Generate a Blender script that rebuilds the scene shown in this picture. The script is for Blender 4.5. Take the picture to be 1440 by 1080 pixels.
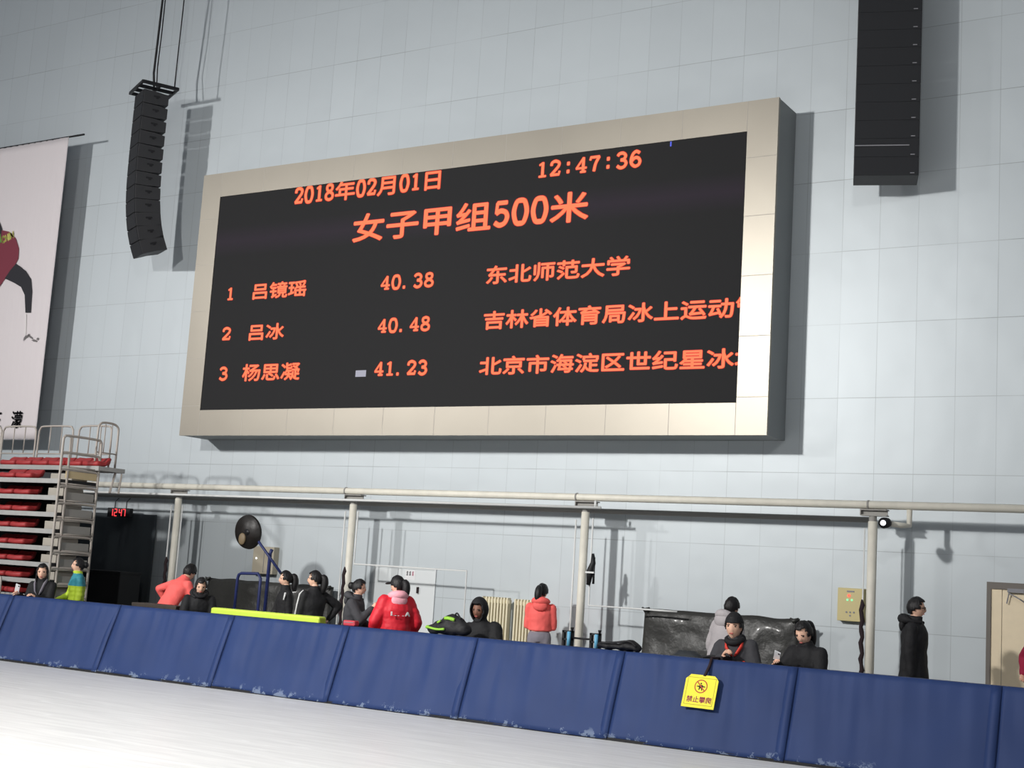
import bpy, bmesh, math, random
from mathutils import Vector, Matrix, noise
random.seed(7)
SC = bpy.context.scene
COL = SC.collection
for o in list(bpy.data.objects):
    bpy.data.objects.remove(o)

# ------------------------------------------------------------------ camera
K = 1.7 / 1.55                      # metres per survey unit (survey eye height 1.55, real 1.70)
FPX = 1928.03                       # focal length in pixels of a 1440 wide frame
CR = Vector((0.85052, 0.5222, 0.06264))
CU = Vector((0.02019, -0.15144, 0.98826))
CF = Vector((-0.52556, 0.83927, 0.13934))
EYE = Vector((0, 0, 1.7))
cam = bpy.data.cameras.new('camera')
cam_ob = bpy.data.objects.new('camera', cam)
COL.objects.link(cam_ob)
cam.sensor_width = 36.0
cam.lens = FPX / 1440 * 36.0
cam.clip_end = 300
cam_ob.matrix_world = Matrix(((CR.x, CU.x, -CF.x, EYE.x), (CR.y, CU.y, -CF.y, EYE.y), (CR.z, CU.z, -CF.z, EYE.z), (0, 0, 0, 1)))
SC.camera = cam_ob

# ------------------------------------------------------------------ view, world, hall lamps
SC.view_settings.view_transform = 'Standard'
SC.view_settings.look = 'None'
SC.view_settings.gamma = 1
SC.view_settings.use_curve_mapping = False
SC.view_settings.exposure = 0.08
W = bpy.data.worlds.new('hall_air')
SC.world = W
W.use_nodes = True
W.node_tree.nodes['Background'].inputs[0].default_value = (0.80, 0.88, 1.0, 1)
W.node_tree.nodes['Background'].inputs[1].default_value = 0.14


def lamp(name, loc, target, power, size, color=(1, 1, 1)):
    L = bpy.data.lights.new(name, 'AREA')
    L.shape = 'DISK'
    L.size = size
    L.energy = power
    L.color = color
    o = bpy.data.objects.new(name, L)
    COL.objects.link(o)
    o.location = loc
    o.rotation_euler = (Vector(target) - Vector(loc)).to_track_quat('-Z', 'Y').to_euler()
    return o


lamp('hall_floodlight', (-13.7, -1.0, 8.8), (-10.5, 18, 1.2), 680, 0.8, (1.0, 0.98, 0.95)).data.spread = math.radians(92)
lamp('hall_floodlight', (-28, -3.0, 10.0), (-21, 18, 5), 430, 0.8, (1.0, 0.98, 0.96)).data.spread = math.radians(75)
lamp('hall_floodlight', (1.5, -4.5, 11), (-5, 18, 3), 640, 0.8, (1.0, 0.98, 0.95))
lamp('roof_light_bank', (-7, 1.5, 15), (-7, 1.5, 0), 860, 12.0, (1.0, 0.98, 0.95)).data.spread = math.radians(82)


# ------------------------------------------------------------------ helpers
def P(x, y, Y):
    d = CF + CR * ((x - 720) / FPX) - CU * ((y - 540) / FPX)
    return EYE + d * (Y * K / d.y)


def O(x, y, z):
    return Vector((x * K, y * K, z * K))


def s(r, g, b):
    f = lambda c: (c / 255 / 12.92) if c / 255 <= 0.04045 else ((c / 255 + 0.055) / 1.055) ** 2.4
    return (f(r), f(g), f(b))


def nd(nt, typ, x=0, y=0, **kw):
    n = nt.nodes.new(typ)
    n.location = (x, y)
    for k, v in kw.items():
        setattr(n, k, v)
    return n


def math_node(nt, op, a, b=None, c=None):
    n = nt.nodes.new('ShaderNodeMath')
    n.operation = op
    for i, v in enumerate((a, b, c)):
        if v is None:
            continue
        if isinstance(v, (int, float)):
            n.inputs[i].default_value = v
        else:
            nt.links.new(v, n.inputs[i])
    return n.outputs[0]


def mat(name, col, rough=0.6, metal=0.0, bump=0.0, bscale=40, var=0.0, vscale=8, spec=0.4, emit=None, estr=1.0, coat=0.0, stretch=None):
    m = bpy.data.materials.new(name)
    m.use_nodes = True
    nt = m.node_tree
    b = nt.nodes['Principled BSDF']
    b.inputs['Base Color'].default_value = (*col, 1)
    b.inputs['Roughness'].default_value = rough
    b.inputs['Metallic'].default_value = metal
    b.inputs['Specular IOR Level'].default_value = spec
    if coat:
        b.inputs['Coat Weight'].default_value = coat
        b.inputs['Coat Roughness'].default_value = 0.12
    if emit:
        b.inputs['Emission Color'].default_value = (*emit, 1)
        b.inputs['Emission Strength'].default_value = estr
    tc = nd(nt, 'ShaderNodeTexCoord')
    src = tc.outputs['Object']
    if stretch:
        mp = nd(nt, 'ShaderNodeMapping')
        mp.inputs['Scale'].default_value = stretch
        nt.links.new(src, mp.inputs[0])
        src = mp.outputs[0]
    if var:
        n = nd(nt, 'ShaderNodeTexNoise')
        n.inputs['Scale'].default_value = vscale
        n.inputs['Detail'].default_value = 4
        nt.links.new(src, n.inputs['Vector'])
        r = nd(nt, 'ShaderNodeMapRange')
        r.inputs[1].default_value = 0.3
        r.inputs[2].default_value = 0.7
        r.inputs[3].default_value = 1 - var
        r.inputs[4].default_value = 1 + var
        nt.links.new(n.outputs[0], r.inputs[0])
        mx = nd(nt, 'ShaderNodeVectorMath', operation='SCALE')
        mx.inputs[0].default_value = col
        nt.links.new(r.outputs[0], mx.inputs['Scale'])
        nt.links.new(mx.outputs[0], b.inputs['Base Color'])
    if bump:
        n = nd(nt, 'ShaderNodeTexNoise')
        n.inputs['Scale'].default_value = bscale
        n.inputs['Detail'].default_value = 5
        nt.links.new(src, n.inputs['Vector'])
        bp = nd(nt, 'ShaderNodeBump')
        bp.inputs['Strength'].default_value = bump
        bp.inputs['Distance'].default_value = 0.02
        nt.links.new(n.outputs[0], bp.inputs['Height'])
        nt.links.new(bp.outputs[0], b.inputs['Normal'])
    return m


class MB:
    def __init__(self):
        self.v, self.f, self.m = [], [], []

    def add(self, vs, fs, m=0, M=None):
        k = len(self.v)
        for p in vs:
            p = Vector(p)
            self.v.append(M @ p if M else p)
        for f in fs:
            self.f.append(tuple(i + k for i in f))
            self.m.append(m)
        return self

    def box(self, c, sz, m=0, M=None):
        x, y, z = sz[0] / 2, sz[1] / 2, sz[2] / 2
        vs = [Vector(c) + Vector((a * x, b * y, d * z)) for a in (-1, 1) for b in (-1, 1) for d in (-1, 1)]
        return self.add(vs, [(0, 1, 3, 2), (4, 6, 7, 5), (0, 4, 5, 1), (2, 3, 7, 6), (0, 2, 6, 4), (1, 5, 7, 3)], m, M)

    def box2(self, a, b, m=0, M=None):
        a, b = Vector(a), Vector(b)
        return self.box((a + b) / 2, (abs(b.x - a.x), abs(b.y - a.y), abs(b.z - a.z)), m, M)

    def rings(self, rs, m=0, M=None, cap=True):
        n = len(rs[0])
        vs = [p for r in rs for p in r]
        fs = []
        for i in range(len(rs) - 1):
            for j in range(n):
                a, b = i * n + j, i * n + (j + 1) % n
                fs.append((a, b, b + n, a + n))
        if cap:
            fs.append(tuple(range(n - 1, -1, -1)))
            fs.append(tuple((len(rs) - 1) * n + j for j in range(n)))
        return self.add(vs, fs, m, M)

    def tube(self, pts, r, n=8, m=0, M=None, flat=1.0, ref=None, cap=True):
        pts = [Vector(p) for p in pts]
        rr = r if isinstance(r, (list, tuple)) else [r] * len(pts)
        rs = []
        u = None
        for i, p in enumerate(pts):
            t = (pts[min(i + 1, len(pts) - 1)] - pts[max(i - 1, 0)]).normalized()
            if u is None:
                u = Vector(ref) if ref else (Vector((0, 0, 1)) if abs(t.z) < 0.9 else Vector((1, 0, 0)))
            u = (u - t * u.dot(t)).normalized()
            w = t.cross(u)
            rs.append([p + (u * math.cos(2 * math.pi * j / n) + w * math.sin(2 * math.pi * j / n) * flat) * rr[i] for j in range(n)])
        return self.rings(rs, m, M, cap)

    def capsule(self, a, b, ra, rb, n=10, m=0):
        a, b = Vector(a), Vector(b)
        t = (b - a).normalized()
        pts, rr = [], []
        for q in (80, 55, 30):
            pts.append(a - t * ra * math.sin(math.radians(q)))
            rr.append(ra * math.cos(math.radians(q)))
        pts += [a, b]
        rr += [ra, rb]
        for q in (30, 55, 80):
            pts.append(b + t * rb * math.sin(math.radians(q)))
            rr.append(rb * math.cos(math.radians(q)))
        return self.tube(pts, rr, n, m)

    def ell(self, c, r, n=12, k=8, m=0, M=None):
        c = Vector(c)
        rs = []
        for i in range(1, k):
            th = math.pi * i / k
            rs.append([c + Vector((r[0] * math.sin(th) * math.cos(2 * math.pi * j / n), r[1] * math.sin(th) * math.sin(2 * math.pi * j / n), -r[2] * math.cos(th))) for j in range(n)])
        return self.rings(rs, m, M)

    def poly(self, pts, m=0, depth=None, M=None):
        pts = [Vector(p) for p in pts]
        n = len(pts)
        if depth is None:
            return self.add(pts, [tuple(range(n))], m, M)
        d = Vector(depth)
        vs = pts + [p + d for p in pts]
        fs = [tuple(range(n)), tuple(range(2 * n - 1, n - 1, -1))]
        for i in range(n):
            j = (i + 1) % n
            fs.append((i, i + n, j + n, j))
        return self.add(vs, fs, m, M)

    def disc(self, c, r, n=20, axis='Y', depth=0.005, m=0, M=None, rx=None):
        pts = []
        for j in range(n):
            a = 2 * math.pi * j / n
            u, w = (rx or r) * math.cos(a), r * math.sin(a)
            pts.append(Vector(c) + (Vector((u, 0, w)) if axis == 'Y' else Vector((u, w, 0)) if axis == 'Z' else Vector((0, u, w))))
        d = {'Y': (0, depth, 0), 'Z': (0, 0, depth), 'X': (depth, 0, 0)}[axis]
        return self.poly(pts, m, d, M)

    def from_mesh(self, me, m=0):
        k = len(self.v)
        self.v += [Vector(v.co) for v in me.vertices]
        for p in me.polygons:
            self.f.append(tuple(i + k for i in p.vertices))
            self.m.append(m)
        return self

    def mesh(self, name, mats, smooth=False, off=None):
        me = bpy.data.meshes.new(name)
        vs = [v - off for v in self.v] if off is not None else self.v
        me.from_pydata([tuple(v) for v in vs], [], self.f)
        for mm in (mats if isinstance(mats, (list, tuple)) else [mats]):
            me.materials.append(mm)
        me.polygons.foreach_set('material_index', self.m)
        if smooth:
            me.polygons.foreach_set('use_smooth', [True] * len(self.f))
        bm = bmesh.new()
        bm.from_mesh(me)
        bmesh.ops.recalc_face_normals(bm, faces=bm.faces)
        bm.to_mesh(me)
        bm.free()
        return me

    def build(self, name, mats, parent=None, smooth=False, bevel=0, off=None, seg=2):
        o = bpy.data.objects.new(name, self.mesh(name, mats, smooth, off))
        COL.objects.link(o)
        if parent:
            o.parent = parent
        elif off is not None:
            o.location = off
        if bevel:
            b = o.modifiers.new('bevel', 'BEVEL')
            b.width = bevel
            b.segments = seg
            b.limit_method = 'ANGLE'
        return o


def tag(o, label, cat, group=None):
    o['label'] = label
    o['category'] = cat
    if group:
        o['group'] = group
    return o


def structure(o):
    o['kind'] = 'structure'
    return o


def thing(name, label, cat, loc=(0, 0, 0), rz=0.0, group=None):
    o = bpy.data.objects.new(name, None)
    COL.objects.link(o)
    o.location = loc
    o.rotation_euler = (0, 0, rz)
    o.empty_display_size = 0.1
    return tag(o, label, cat, group)


# glyph outlines (Blender's built-in font)
_gl = {}


def glyph(ch):
    if ch not in _gl:
        c = bpy.data.curves.new('glyph', 'FONT')
        c.body = ch
        c.resolution_u = 3
        o = bpy.data.objects.new('glyph', c)
        COL.objects.link(o)
        dg = bpy.context.evaluated_depsgraph_get()
        me = bpy.data.meshes.new_from_object(o.evaluated_get(dg))
        _gl[ch] = ([(v.co.x, v.co.y) for v in me.vertices], [tuple(p.vertices) for p in me.polygons])
        bpy.data.objects.remove(o)
        bpy.data.meshes.remove(me)
        bpy.data.curves.remove(c)
    return _gl[ch]


def spline(pts, k=5):
    out = []
    for i in range(len(pts) - 1):
        p0, p1, p2, p3 = pts[max(i - 1, 0)], pts[i], pts[i + 1], pts[min(i + 2, len(pts) - 1)]
        for j in range(k):
            t = j / k
            out.append(tuple(0.5 * ((2 * b) + (c - a) * t + (2 * a - 5 * b + 4 * c - d) * t * t + (3 * b - a - 3 * c + d) * t ** 3) for a, b, c, d in zip(p0, p1, p2, p3)))
    out.append(tuple(pts[-1]))
    return out


# serif numerals as pen strokes in a 1 x 1 box: (points, smooth?, thickness)
T, H = 0.15, 0.085
DIG = {
    '0': [([(.5, 1), (.26, .93), (.12, .5), (.26, .07), (.5, 0), (.74, .07), (.88, .5), (.74, .93), (.5, 1)], 1, T)],
    '1': [([(.52, 0), (.52, 1)], 0, T), ([(.52, .97), (.24, .84)], 0, H), ([(.22, .03), (.82, .03)], 0, H)],
    '2': [([(.16, .72), (.2, .9), (.48, 1), (.8, .88), (.8, .66), (.55, .4), (.14, .05)], 1, T), ([(.12, .05), (.84, .05), (.88, .26)], 0, T * .8)],
    '3': [([(.16, .84), (.3, .97), (.6, .98), (.8, .8), (.68, .58), (.42, .53)], 1, T), ([(.42, .53), (.74, .47), (.86, .26), (.7, .05), (.4, .0), (.14, .14)], 1, T)],
    '4': [([(.66, 0), (.66, 1)], 0, T), ([(.66, 1), (.08, .3)], 0, H), ([(.06, .29), (.94, .29)], 0, H), ([(.44, .03), (.88, .03)], 0, H)],
    '5': [([(.24, .97), (.82, .97)], 0, T * .8), ([(.24, .97), (.2, .52)], 0, H), ([(.2, .52), (.46, .62), (.76, .54), (.86, .32), (.72, .08), (.42, 0), (.14, .12)], 1, T)],
    '6': [([(.8, .88), (.54, 1), (.28, .85), (.14, .5), (.18, .2), (.46, 0), (.76, .08), (.86, .32), (.7, .54), (.42, .56), (.18, .36)], 1, T)],
    '7': [([(.12, .78), (.14, .95), (.88, .95)], 0, T * .8), ([(.86, .95), (.58, .5), (.46, 0)], 1, T)],
    '8': [([(.5, 1), (.24, .92), (.24, .68), (.5, .53), (.84, .36), (.82, .1), (.5, 0), (.18, .1), (.16, .36), (.5, .53), (.76, .68), (.76, .92), (.5, 1)], 1, T * .9)],
    '.': [([(.12, .06), (.30, .06)], 0, .17)],
    ':': [([(.41, .17), (.59, .17)], 0, .19), ([(.41, .72), (.59, .72)], 0, .19)],
}


def ribbon(pts, w, sx):
    """quads of a pen stroke; sx = how much wider than tall the cell is drawn"""
    vs, fs = [], []
    n = len(pts)
    closed = n > 3 and abs(pts[0][0] - pts[-1][0]) < 1e-6 and abs(pts[0][1] - pts[-1][1]) < 1e-6
    for i, p in enumerate(pts):
        a = pts[i - 1] if i else (pts[-2] if closed else pts[0])
        b = pts[i + 1] if i < n - 1 else (pts[1] if closed else pts[-1])
        tx, ty = (b[0] - a[0]) * sx, b[1] - a[1]
        l = math.hypot(tx, ty) or 1
        nx, ny = -ty / l * w / 2 / sx, tx / l * w / 2
        vs += [(p[0] + nx, p[1] + ny), (p[0] - nx, p[1] - ny)]
    for i in range(n - 1):
        fs.append((2 * i, 2 * i + 1, 2 * i + 3, 2 * i + 2))
    return vs, fs


# ------------------------------------------------------------------ materials
M = {}
M['steel'] = mat('white_painted_steel', (0.74, 0.71, 0.62), 0.45, var=0.06, vscale=6)
M['pipe_grey'] = mat('grey_painted_pipe', (0.30, 0.29, 0.27), 0.5)
M['conduit'] = mat('white_conduit', (0.72, 0.73, 0.72), 0.4)
M['cream'] = mat('cream_aluminium_panel', (0.325, 0.297, 0.250), 0.40, metal=0.55, var=0.03, vscale=1.2, spec=0.6)
M['grey_alu'] = mat('dark_grey_aluminium', (0.26, 0.28, 0.285), 0.6)
M['seam'] = mat('panel_joint', (0.40, 0.37, 0.33), 0.6)
M['black'] = mat('black_plastic', (0.012, 0.012, 0.014), 0.55, bump=0.1, bscale=200)
M['black_matte'] = mat('black_grille', (0.015, 0.016, 0.019), 0.75, bump=0.2, bscale=400)
M['spk'] = mat('charcoal_cabinet', (0.038, 0.038, 0.041), 0.6, bump=0.1, bscale=160)
M['mark'] = mat('grey_badge', (0.25, 0.25, 0.27), 0.5)
M['dark_steel'] = mat('black_steel', (0.02, 0.02, 0.022), 0.45, metal=0.3)
M['banner'] = mat('white_banner_cloth', (0.66, 0.61, 0.62), 0.8, bump=0.15, bscale=3, stretch=(6, 1, 0.4))
M['maroon'] = mat('printed_maroon', s(118, 48, 62), 0.8)
M['ink'] = mat('printed_black', (0.02, 0.02, 0.025), 0.8)
M['print_grey'] = mat('printed_grey', (0.16, 0.15, 0.15), 0.8)
M['print_yellow'] = mat('printed_yellow', s(226, 222, 120), 0.8)
M['print_green'] = mat('printed_green', s(90, 150, 60), 0.8)
M['print_white'] = mat('printed_white', (0.7, 0.68, 0.66), 0.8)
M['red_seat'] = mat('red_plastic_seat', s(160, 50, 52), 0.5, var=0.12, vscale=9)
M['nosing'] = mat('pale_grey_edge', (0.36, 0.36, 0.35), 0.6, var=0.06)
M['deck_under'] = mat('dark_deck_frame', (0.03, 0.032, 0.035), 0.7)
M['beige_step'] = mat('beige_step', (0.40, 0.37, 0.32), 0.7)
M['rail'] = mat('aluminium_rail', (0.44, 0.40, 0.36), 0.5, metal=0.15)
M['door'] = mat('cream_door', s(236, 219, 188), 0.5, var=0.03)
M['door_frame'] = mat('dark_door_frame', s(112, 106, 100), 0.55)
M['white_door'] = mat('white_door', (0.66, 0.69, 0.70), 0.5)
M['beige_box'] = mat('beige_enamel', s(206, 192, 140), 0.5)
M['beige_box_dim'] = mat('tan_enamel', s(176, 168, 150), 0.5)
M['red_lamp'] = mat('red_indicator', (0.5, 0.02, 0.02), 0.4, emit=(1, 0.15, 0.08), estr=1.2)
M['green_lamp'] = mat('green_indicator', (0.1, 0.5, 0.2), 0.4, emit=(0.3, 1, 0.5), estr=0.8)
M['white_lamp'] = mat('white_lens', (0.9, 0.9, 0.9), 0.2, emit=(0.9, 0.95, 1), estr=2.5)
M['radiator'] = mat('cream_radiator', s(226, 218, 190), 0.45)
M['wrap'] = mat('grey_foam_in_clear_film', (0.040, 0.040, 0.038), 0.40, bump=0.9, bscale=7, spec=0.28, coat=0.08)
M['blue_steel'] = mat('navy_painted_steel', s(38, 48, 98), 0.45)
M['disc'] = mat('black_drum_skin', (0.016, 0.014, 0.013), 0.42, var=0.4, vscale=5, bump=0.3, bscale=12)
M['bronze'] = mat('worn_bronze_patch', s(120, 104, 80), 0.5)
M['lime'] = mat('lime_vinyl', s(214, 240, 84), 0.5)
M['brown_wood'] = mat('dark_wood', s(62, 54, 48), 0.6, var=0.2)
M['strap'] = mat('dark_strap', s(44, 30, 34), 0.8)
M['yellow'] = mat('yellow_sign_card', s(250, 236, 60), 0.6)
M['sign_red'] = mat('sign_red_ink', s(190, 70, 40), 0.6)
M['sign_text'] = mat('sign_magenta_ink', s(178, 52, 96), 0.6)
M['sign_line'] = mat('sign_olive_ink', s(150, 140, 40), 0.6)
M['sky_plastic'] = mat('light_blue_plastic', s(110, 180, 215), 0.4)
M['bag'] = mat('black_nylon', (0.014, 0.014, 0.016), 0.65, bump=0.5, bscale=14)
M['bag_green'] = mat('lime_green_trim', s(150, 205, 70), 0.55)
M['white_plastic'] = mat('white_plastic', (0.75, 0.75, 0.76), 0.35)
M['red_box'] = mat('red_plastic', s(200, 66, 78), 0.5)
M['led_red'] = mat('led_lit_red', (0, 0, 0), 0.6, emit=(1.0, 0.045, 0.02), estr=0.80)
M['led_core'] = mat('led_lit_orange', (0, 0, 0), 0.6, emit=(1.0, 0.25, 0.115), estr=1.0)
M['led_grey'] = mat('led_stuck_white', (0, 0, 0), 0.6, emit=(0.50, 0.50, 0.60), estr=0.75)
M['led_blue'] = mat('led_stuck_blue', (0, 0, 0), 0.6, emit=(0.10, 0.14, 0.9), estr=0.8)
M['clock_red'] = mat('clock_led_red', (0, 0, 0), 0.6, emit=(1.0, 0.06, 0.07), estr=1.3)
# people
M['skin'] = mat('skin', s(236, 190, 164), 0.55)
M['skin_dark'] = mat('tanned_skin', s(140, 100, 82), 0.55)
M['lip'] = mat('lips', s(184, 98, 92), 0.5)
M['eye'] = mat('dark_eye', (0.012, 0.01, 0.01), 0.25)
M['hair'] = mat('black_hair', (0.010, 0.009, 0.010), 0.5, bump=0.4, bscale=60, stretch=(1, 1, 0.2))
M['cl_black'] = mat('black_cloth', (0.013, 0.013, 0.015), 0.75, bump=0.3, bscale=30)
M['cl_char'] = mat('charcoal_cloth', s(66, 66, 70), 0.8, bump=0.3, bscale=30)
M['cl_grey'] = mat('light_grey_cloth', s(186, 180, 182), 0.85, bump=0.3, bscale=30)
M['cl_midgrey'] = mat('mid_grey_cloth', s(136, 132, 142), 0.85)
M['cl_coral'] = mat('coral_cloth', (1.0, 0.155, 0.140), 0.75, bump=0.3, bscale=20)
M['cl_red'] = mat('red_padded_cloth', s(222, 40, 56), 0.55, bump=0.3, bscale=20)
M['cl_pink'] = mat('pale_pink_cloth', s(248, 176, 188), 0.8, bump=0.3, bscale=20)
M['cl_teal'] = mat('teal_cloth', s(56, 142, 158), 0.7)
M['cl_lime'] = mat('lime_cloth', s(190, 218, 62), 0.65)
M['cl_white'] = mat('white_cloth', (0.75, 0.75, 0.75), 0.8)
M['cl_magenta'] = mat('magenta_cloth', s(160, 30, 66), 0.75)
M['cl_orange'] = mat('red_orange_trim', s(226, 72, 60), 0.7)
M['glove'] = mat('brown_glove', s(58, 42, 36), 0.8)
M['shoe'] = mat('dark_shoe', (0.02, 0.02, 0.022), 0.6)


def wall_material():
    m = bpy.data.materials.new('blue_grey_wall_panels')
    m.use_nodes = True
    nt = m.node_tree
    b = nt.nodes['Principled BSDF']
    tc = nd(nt, 'ShaderNodeTexCoord')
    sp = nd(nt, 'ShaderNodeSeparateXYZ')
    nt.links.new(tc.outputs['Object'], sp.inputs[0])
    u = math_node(nt, 'DIVIDE', math_node(nt, 'ADD', sp.outputs[0], 5.570 * K + 400 * 0.4813 * K), 0.4813 * K)
    v = math_node(nt, 'DIVIDE', math_node(nt, 'ADD', sp.outputs[2], -3.083 * K + 40 * 0.944 * K), 0.944 * K)
    fu, fv = math_node(nt, 'FRACT', u), math_node(nt, 'FRACT', v)
    iu, iv = math_node(nt, 'FLOOR', u), math_node(nt, 'FLOOR', v)
    du = math_node(nt, 'ABSOLUTE', math_node(nt, 'SUBTRACT', math_node(nt, 'FRACT', math_node(nt, 'ADD', u, 0.5)), 0.5))
    dv = math_node(nt, 'ABSOLUTE', math_node(nt, 'SUBTRACT', math_node(nt, 'FRACT', math_node(nt, 'ADD', v, 0.5)), 0.5))
    lu = math_node(nt, 'LESS_THAN', du, 0.007)
    lv = math_node(nt, 'LESS_THAN', dv, 0.0045)
    no = nd(nt, 'ShaderNodeTexNoise')
    no.inputs['Scale'].default_value = 0.7
    nt.links.new(tc.outputs['Object'], no.inputs['Vector'])
    amt = nd(nt, 'ShaderNodeMapRange')
    amt.inputs[1].default_value, amt.inputs[2].default_value = 0.35, 0.65
    amt.inputs[3].default_value, amt.inputs[4].default_value = 0.12, 0.42
    nt.links.new(no.outputs[0], amt.inputs[0])
    line = math_node(nt, 'MAXIMUM', math_node(nt, 'MULTIPLY', lu, 0.75), lv)
    line = math_node(nt, 'MULTIPLY', line, amt.outputs[0])
    cell = nd(nt, 'ShaderNodeCombineXYZ')
    nt.links.new(iu, cell.inputs[0])
    nt.links.new(iv, cell.inputs[1])
    wn = nd(nt, 'ShaderNodeTexWhiteNoise', noise_dimensions='2D')
    nt.links.new(cell.outputs[0], wn.inputs['Vector'])
    tone = nd(nt, 'ShaderNodeMapRange')
    tone.inputs[3].default_value, tone.inputs[4].default_value = 0.982, 1.018
    nt.links.new(wn.outputs[0], tone.inputs[0])
    tone2 = math_node(nt, 'MULTIPLY', tone.outputs[0], math_node(nt, 'SUBTRACT', 1.0, line))
    sc = nd(nt, 'ShaderNodeVectorMath', operation='SCALE')
    sc.inputs[0].default_value = (0.50, 0.545, 0.57)
    nt.links.new(tone2, sc.inputs['Scale'])
    nt.links.new(sc.outputs[0], b.inputs['Base Color'])
    b.inputs['Roughness'].default_value = 0.45
    b.inputs['Metallic'].default_value = 0.2
    b.inputs['Specular IOR Level'].default_value = 0.5
    n2 = nd(nt, 'ShaderNodeTexNoise')
    n2.inputs['Scale'].default_value = 1.1
    n2.inputs['Detail'].default_value = 2
    nt.links.new(tc.outputs['Object'], n2.inputs['Vector'])
    hgt = math_node(nt, 'ADD', math_node(nt, 'MULTIPLY', n2.outputs[0], 0.5), math_node(nt, 'MULTIPLY', math_node(nt, 'SUBTRACT', wn.outputs[0], 0.5), math_node(nt, 'MULTIPLY', fu, 0.09)))
    bp = nd(nt, 'ShaderNodeBump')
    bp.inputs['Strength'].default_value = 0.5
    bp.inputs['Distance'].default_value = 0.05
    nt.links.new(hgt, bp.inputs['Height'])
    nt.links.new(bp.outputs[0], b.inputs['Normal'])
    return m


def ice_material():
    m = bpy.data.materials.new('skated_ice')
    m.use_nodes = True
    nt = m.node_tree
    b = nt.nodes['Principled BSDF']
    tc = nd(nt, 'ShaderNodeTexCoord')
    mp = nd(nt, 'ShaderNodeMapping')
    mp.inputs['Scale'].default_value = (0.5, 5, 1)
    mp.inputs['Rotation'].default_value = (0, 0, 0.06)
    nt.links.new(tc.outputs['Object'], mp.inputs[0])
    n = nd(nt, 'ShaderNodeTexNoise')
    n.inputs['Scale'].default_value = 2.2
    n.inputs['Detail'].default_value = 6
    nt.links.new(mp.outputs[0], n.inputs['Vector'])
    cr = nd(nt, 'ShaderNodeValToRGB')
    cr.color_ramp.elements[0].position = 0.36
    cr.color_ramp.elements[0].color = (0.80, 0.795, 0.785, 1)
    cr.color_ramp.elements[1].position = 0.66
    cr.color_ramp.elements[1].color = (0.92, 0.915, 0.90, 1)
    nt.links.new(n.outputs[0], cr.inputs[0])
    # thin skate cuts
    mp2 = nd(nt, 'ShaderNodeMapping')
    mp2.inputs['Scale'].default_value = (0.12, 2.2, 1)
    mp2.inputs['Rotation'].default_value = (0, 0, -0.12)
    nt.links.new(tc.outputs['Object'], mp2.inputs[0])
    n2 = nd(nt, 'ShaderNodeTexNoise')
    n2.inputs['Scale'].default_value = 2.0
    n2.inputs['Detail'].default_value = 1
    nt.links.new(mp2.outputs[0], n2.inputs['Vector'])
    d = math_node(nt, 'ABSOLUTE', math_node(nt, 'SUBTRACT', n2.outputs[0], 0.55))
    cut = math_node(nt, 'LESS_THAN', d, 0.006)
    mx = nd(nt, 'ShaderNodeMix', data_type='RGBA')
    mx.inputs['B'].default_value = (0.97, 0.97, 0.96, 1)
    nt.links.new(math_node(nt, 'MULTIPLY', cut, 0.85), mx.inputs['Factor'])
    nt.links.new(cr.outputs[0], mx.inputs['A'])
    nt.links.new(mx.outputs['Result'], b.inputs['Base Color'])
    b.inputs['Roughness'].default_value = 0.33
    b.inputs['Specular IOR Level'].default_value = 0.3
    bp = nd(nt, 'ShaderNodeBump')
    bp.inputs['Strength'].default_value = 0.08
    nt.links.new(n.outputs[0], bp.inputs['Height'])
    nt.links.new(bp.outputs[0], b.inputs['Normal'])
    return m


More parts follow.
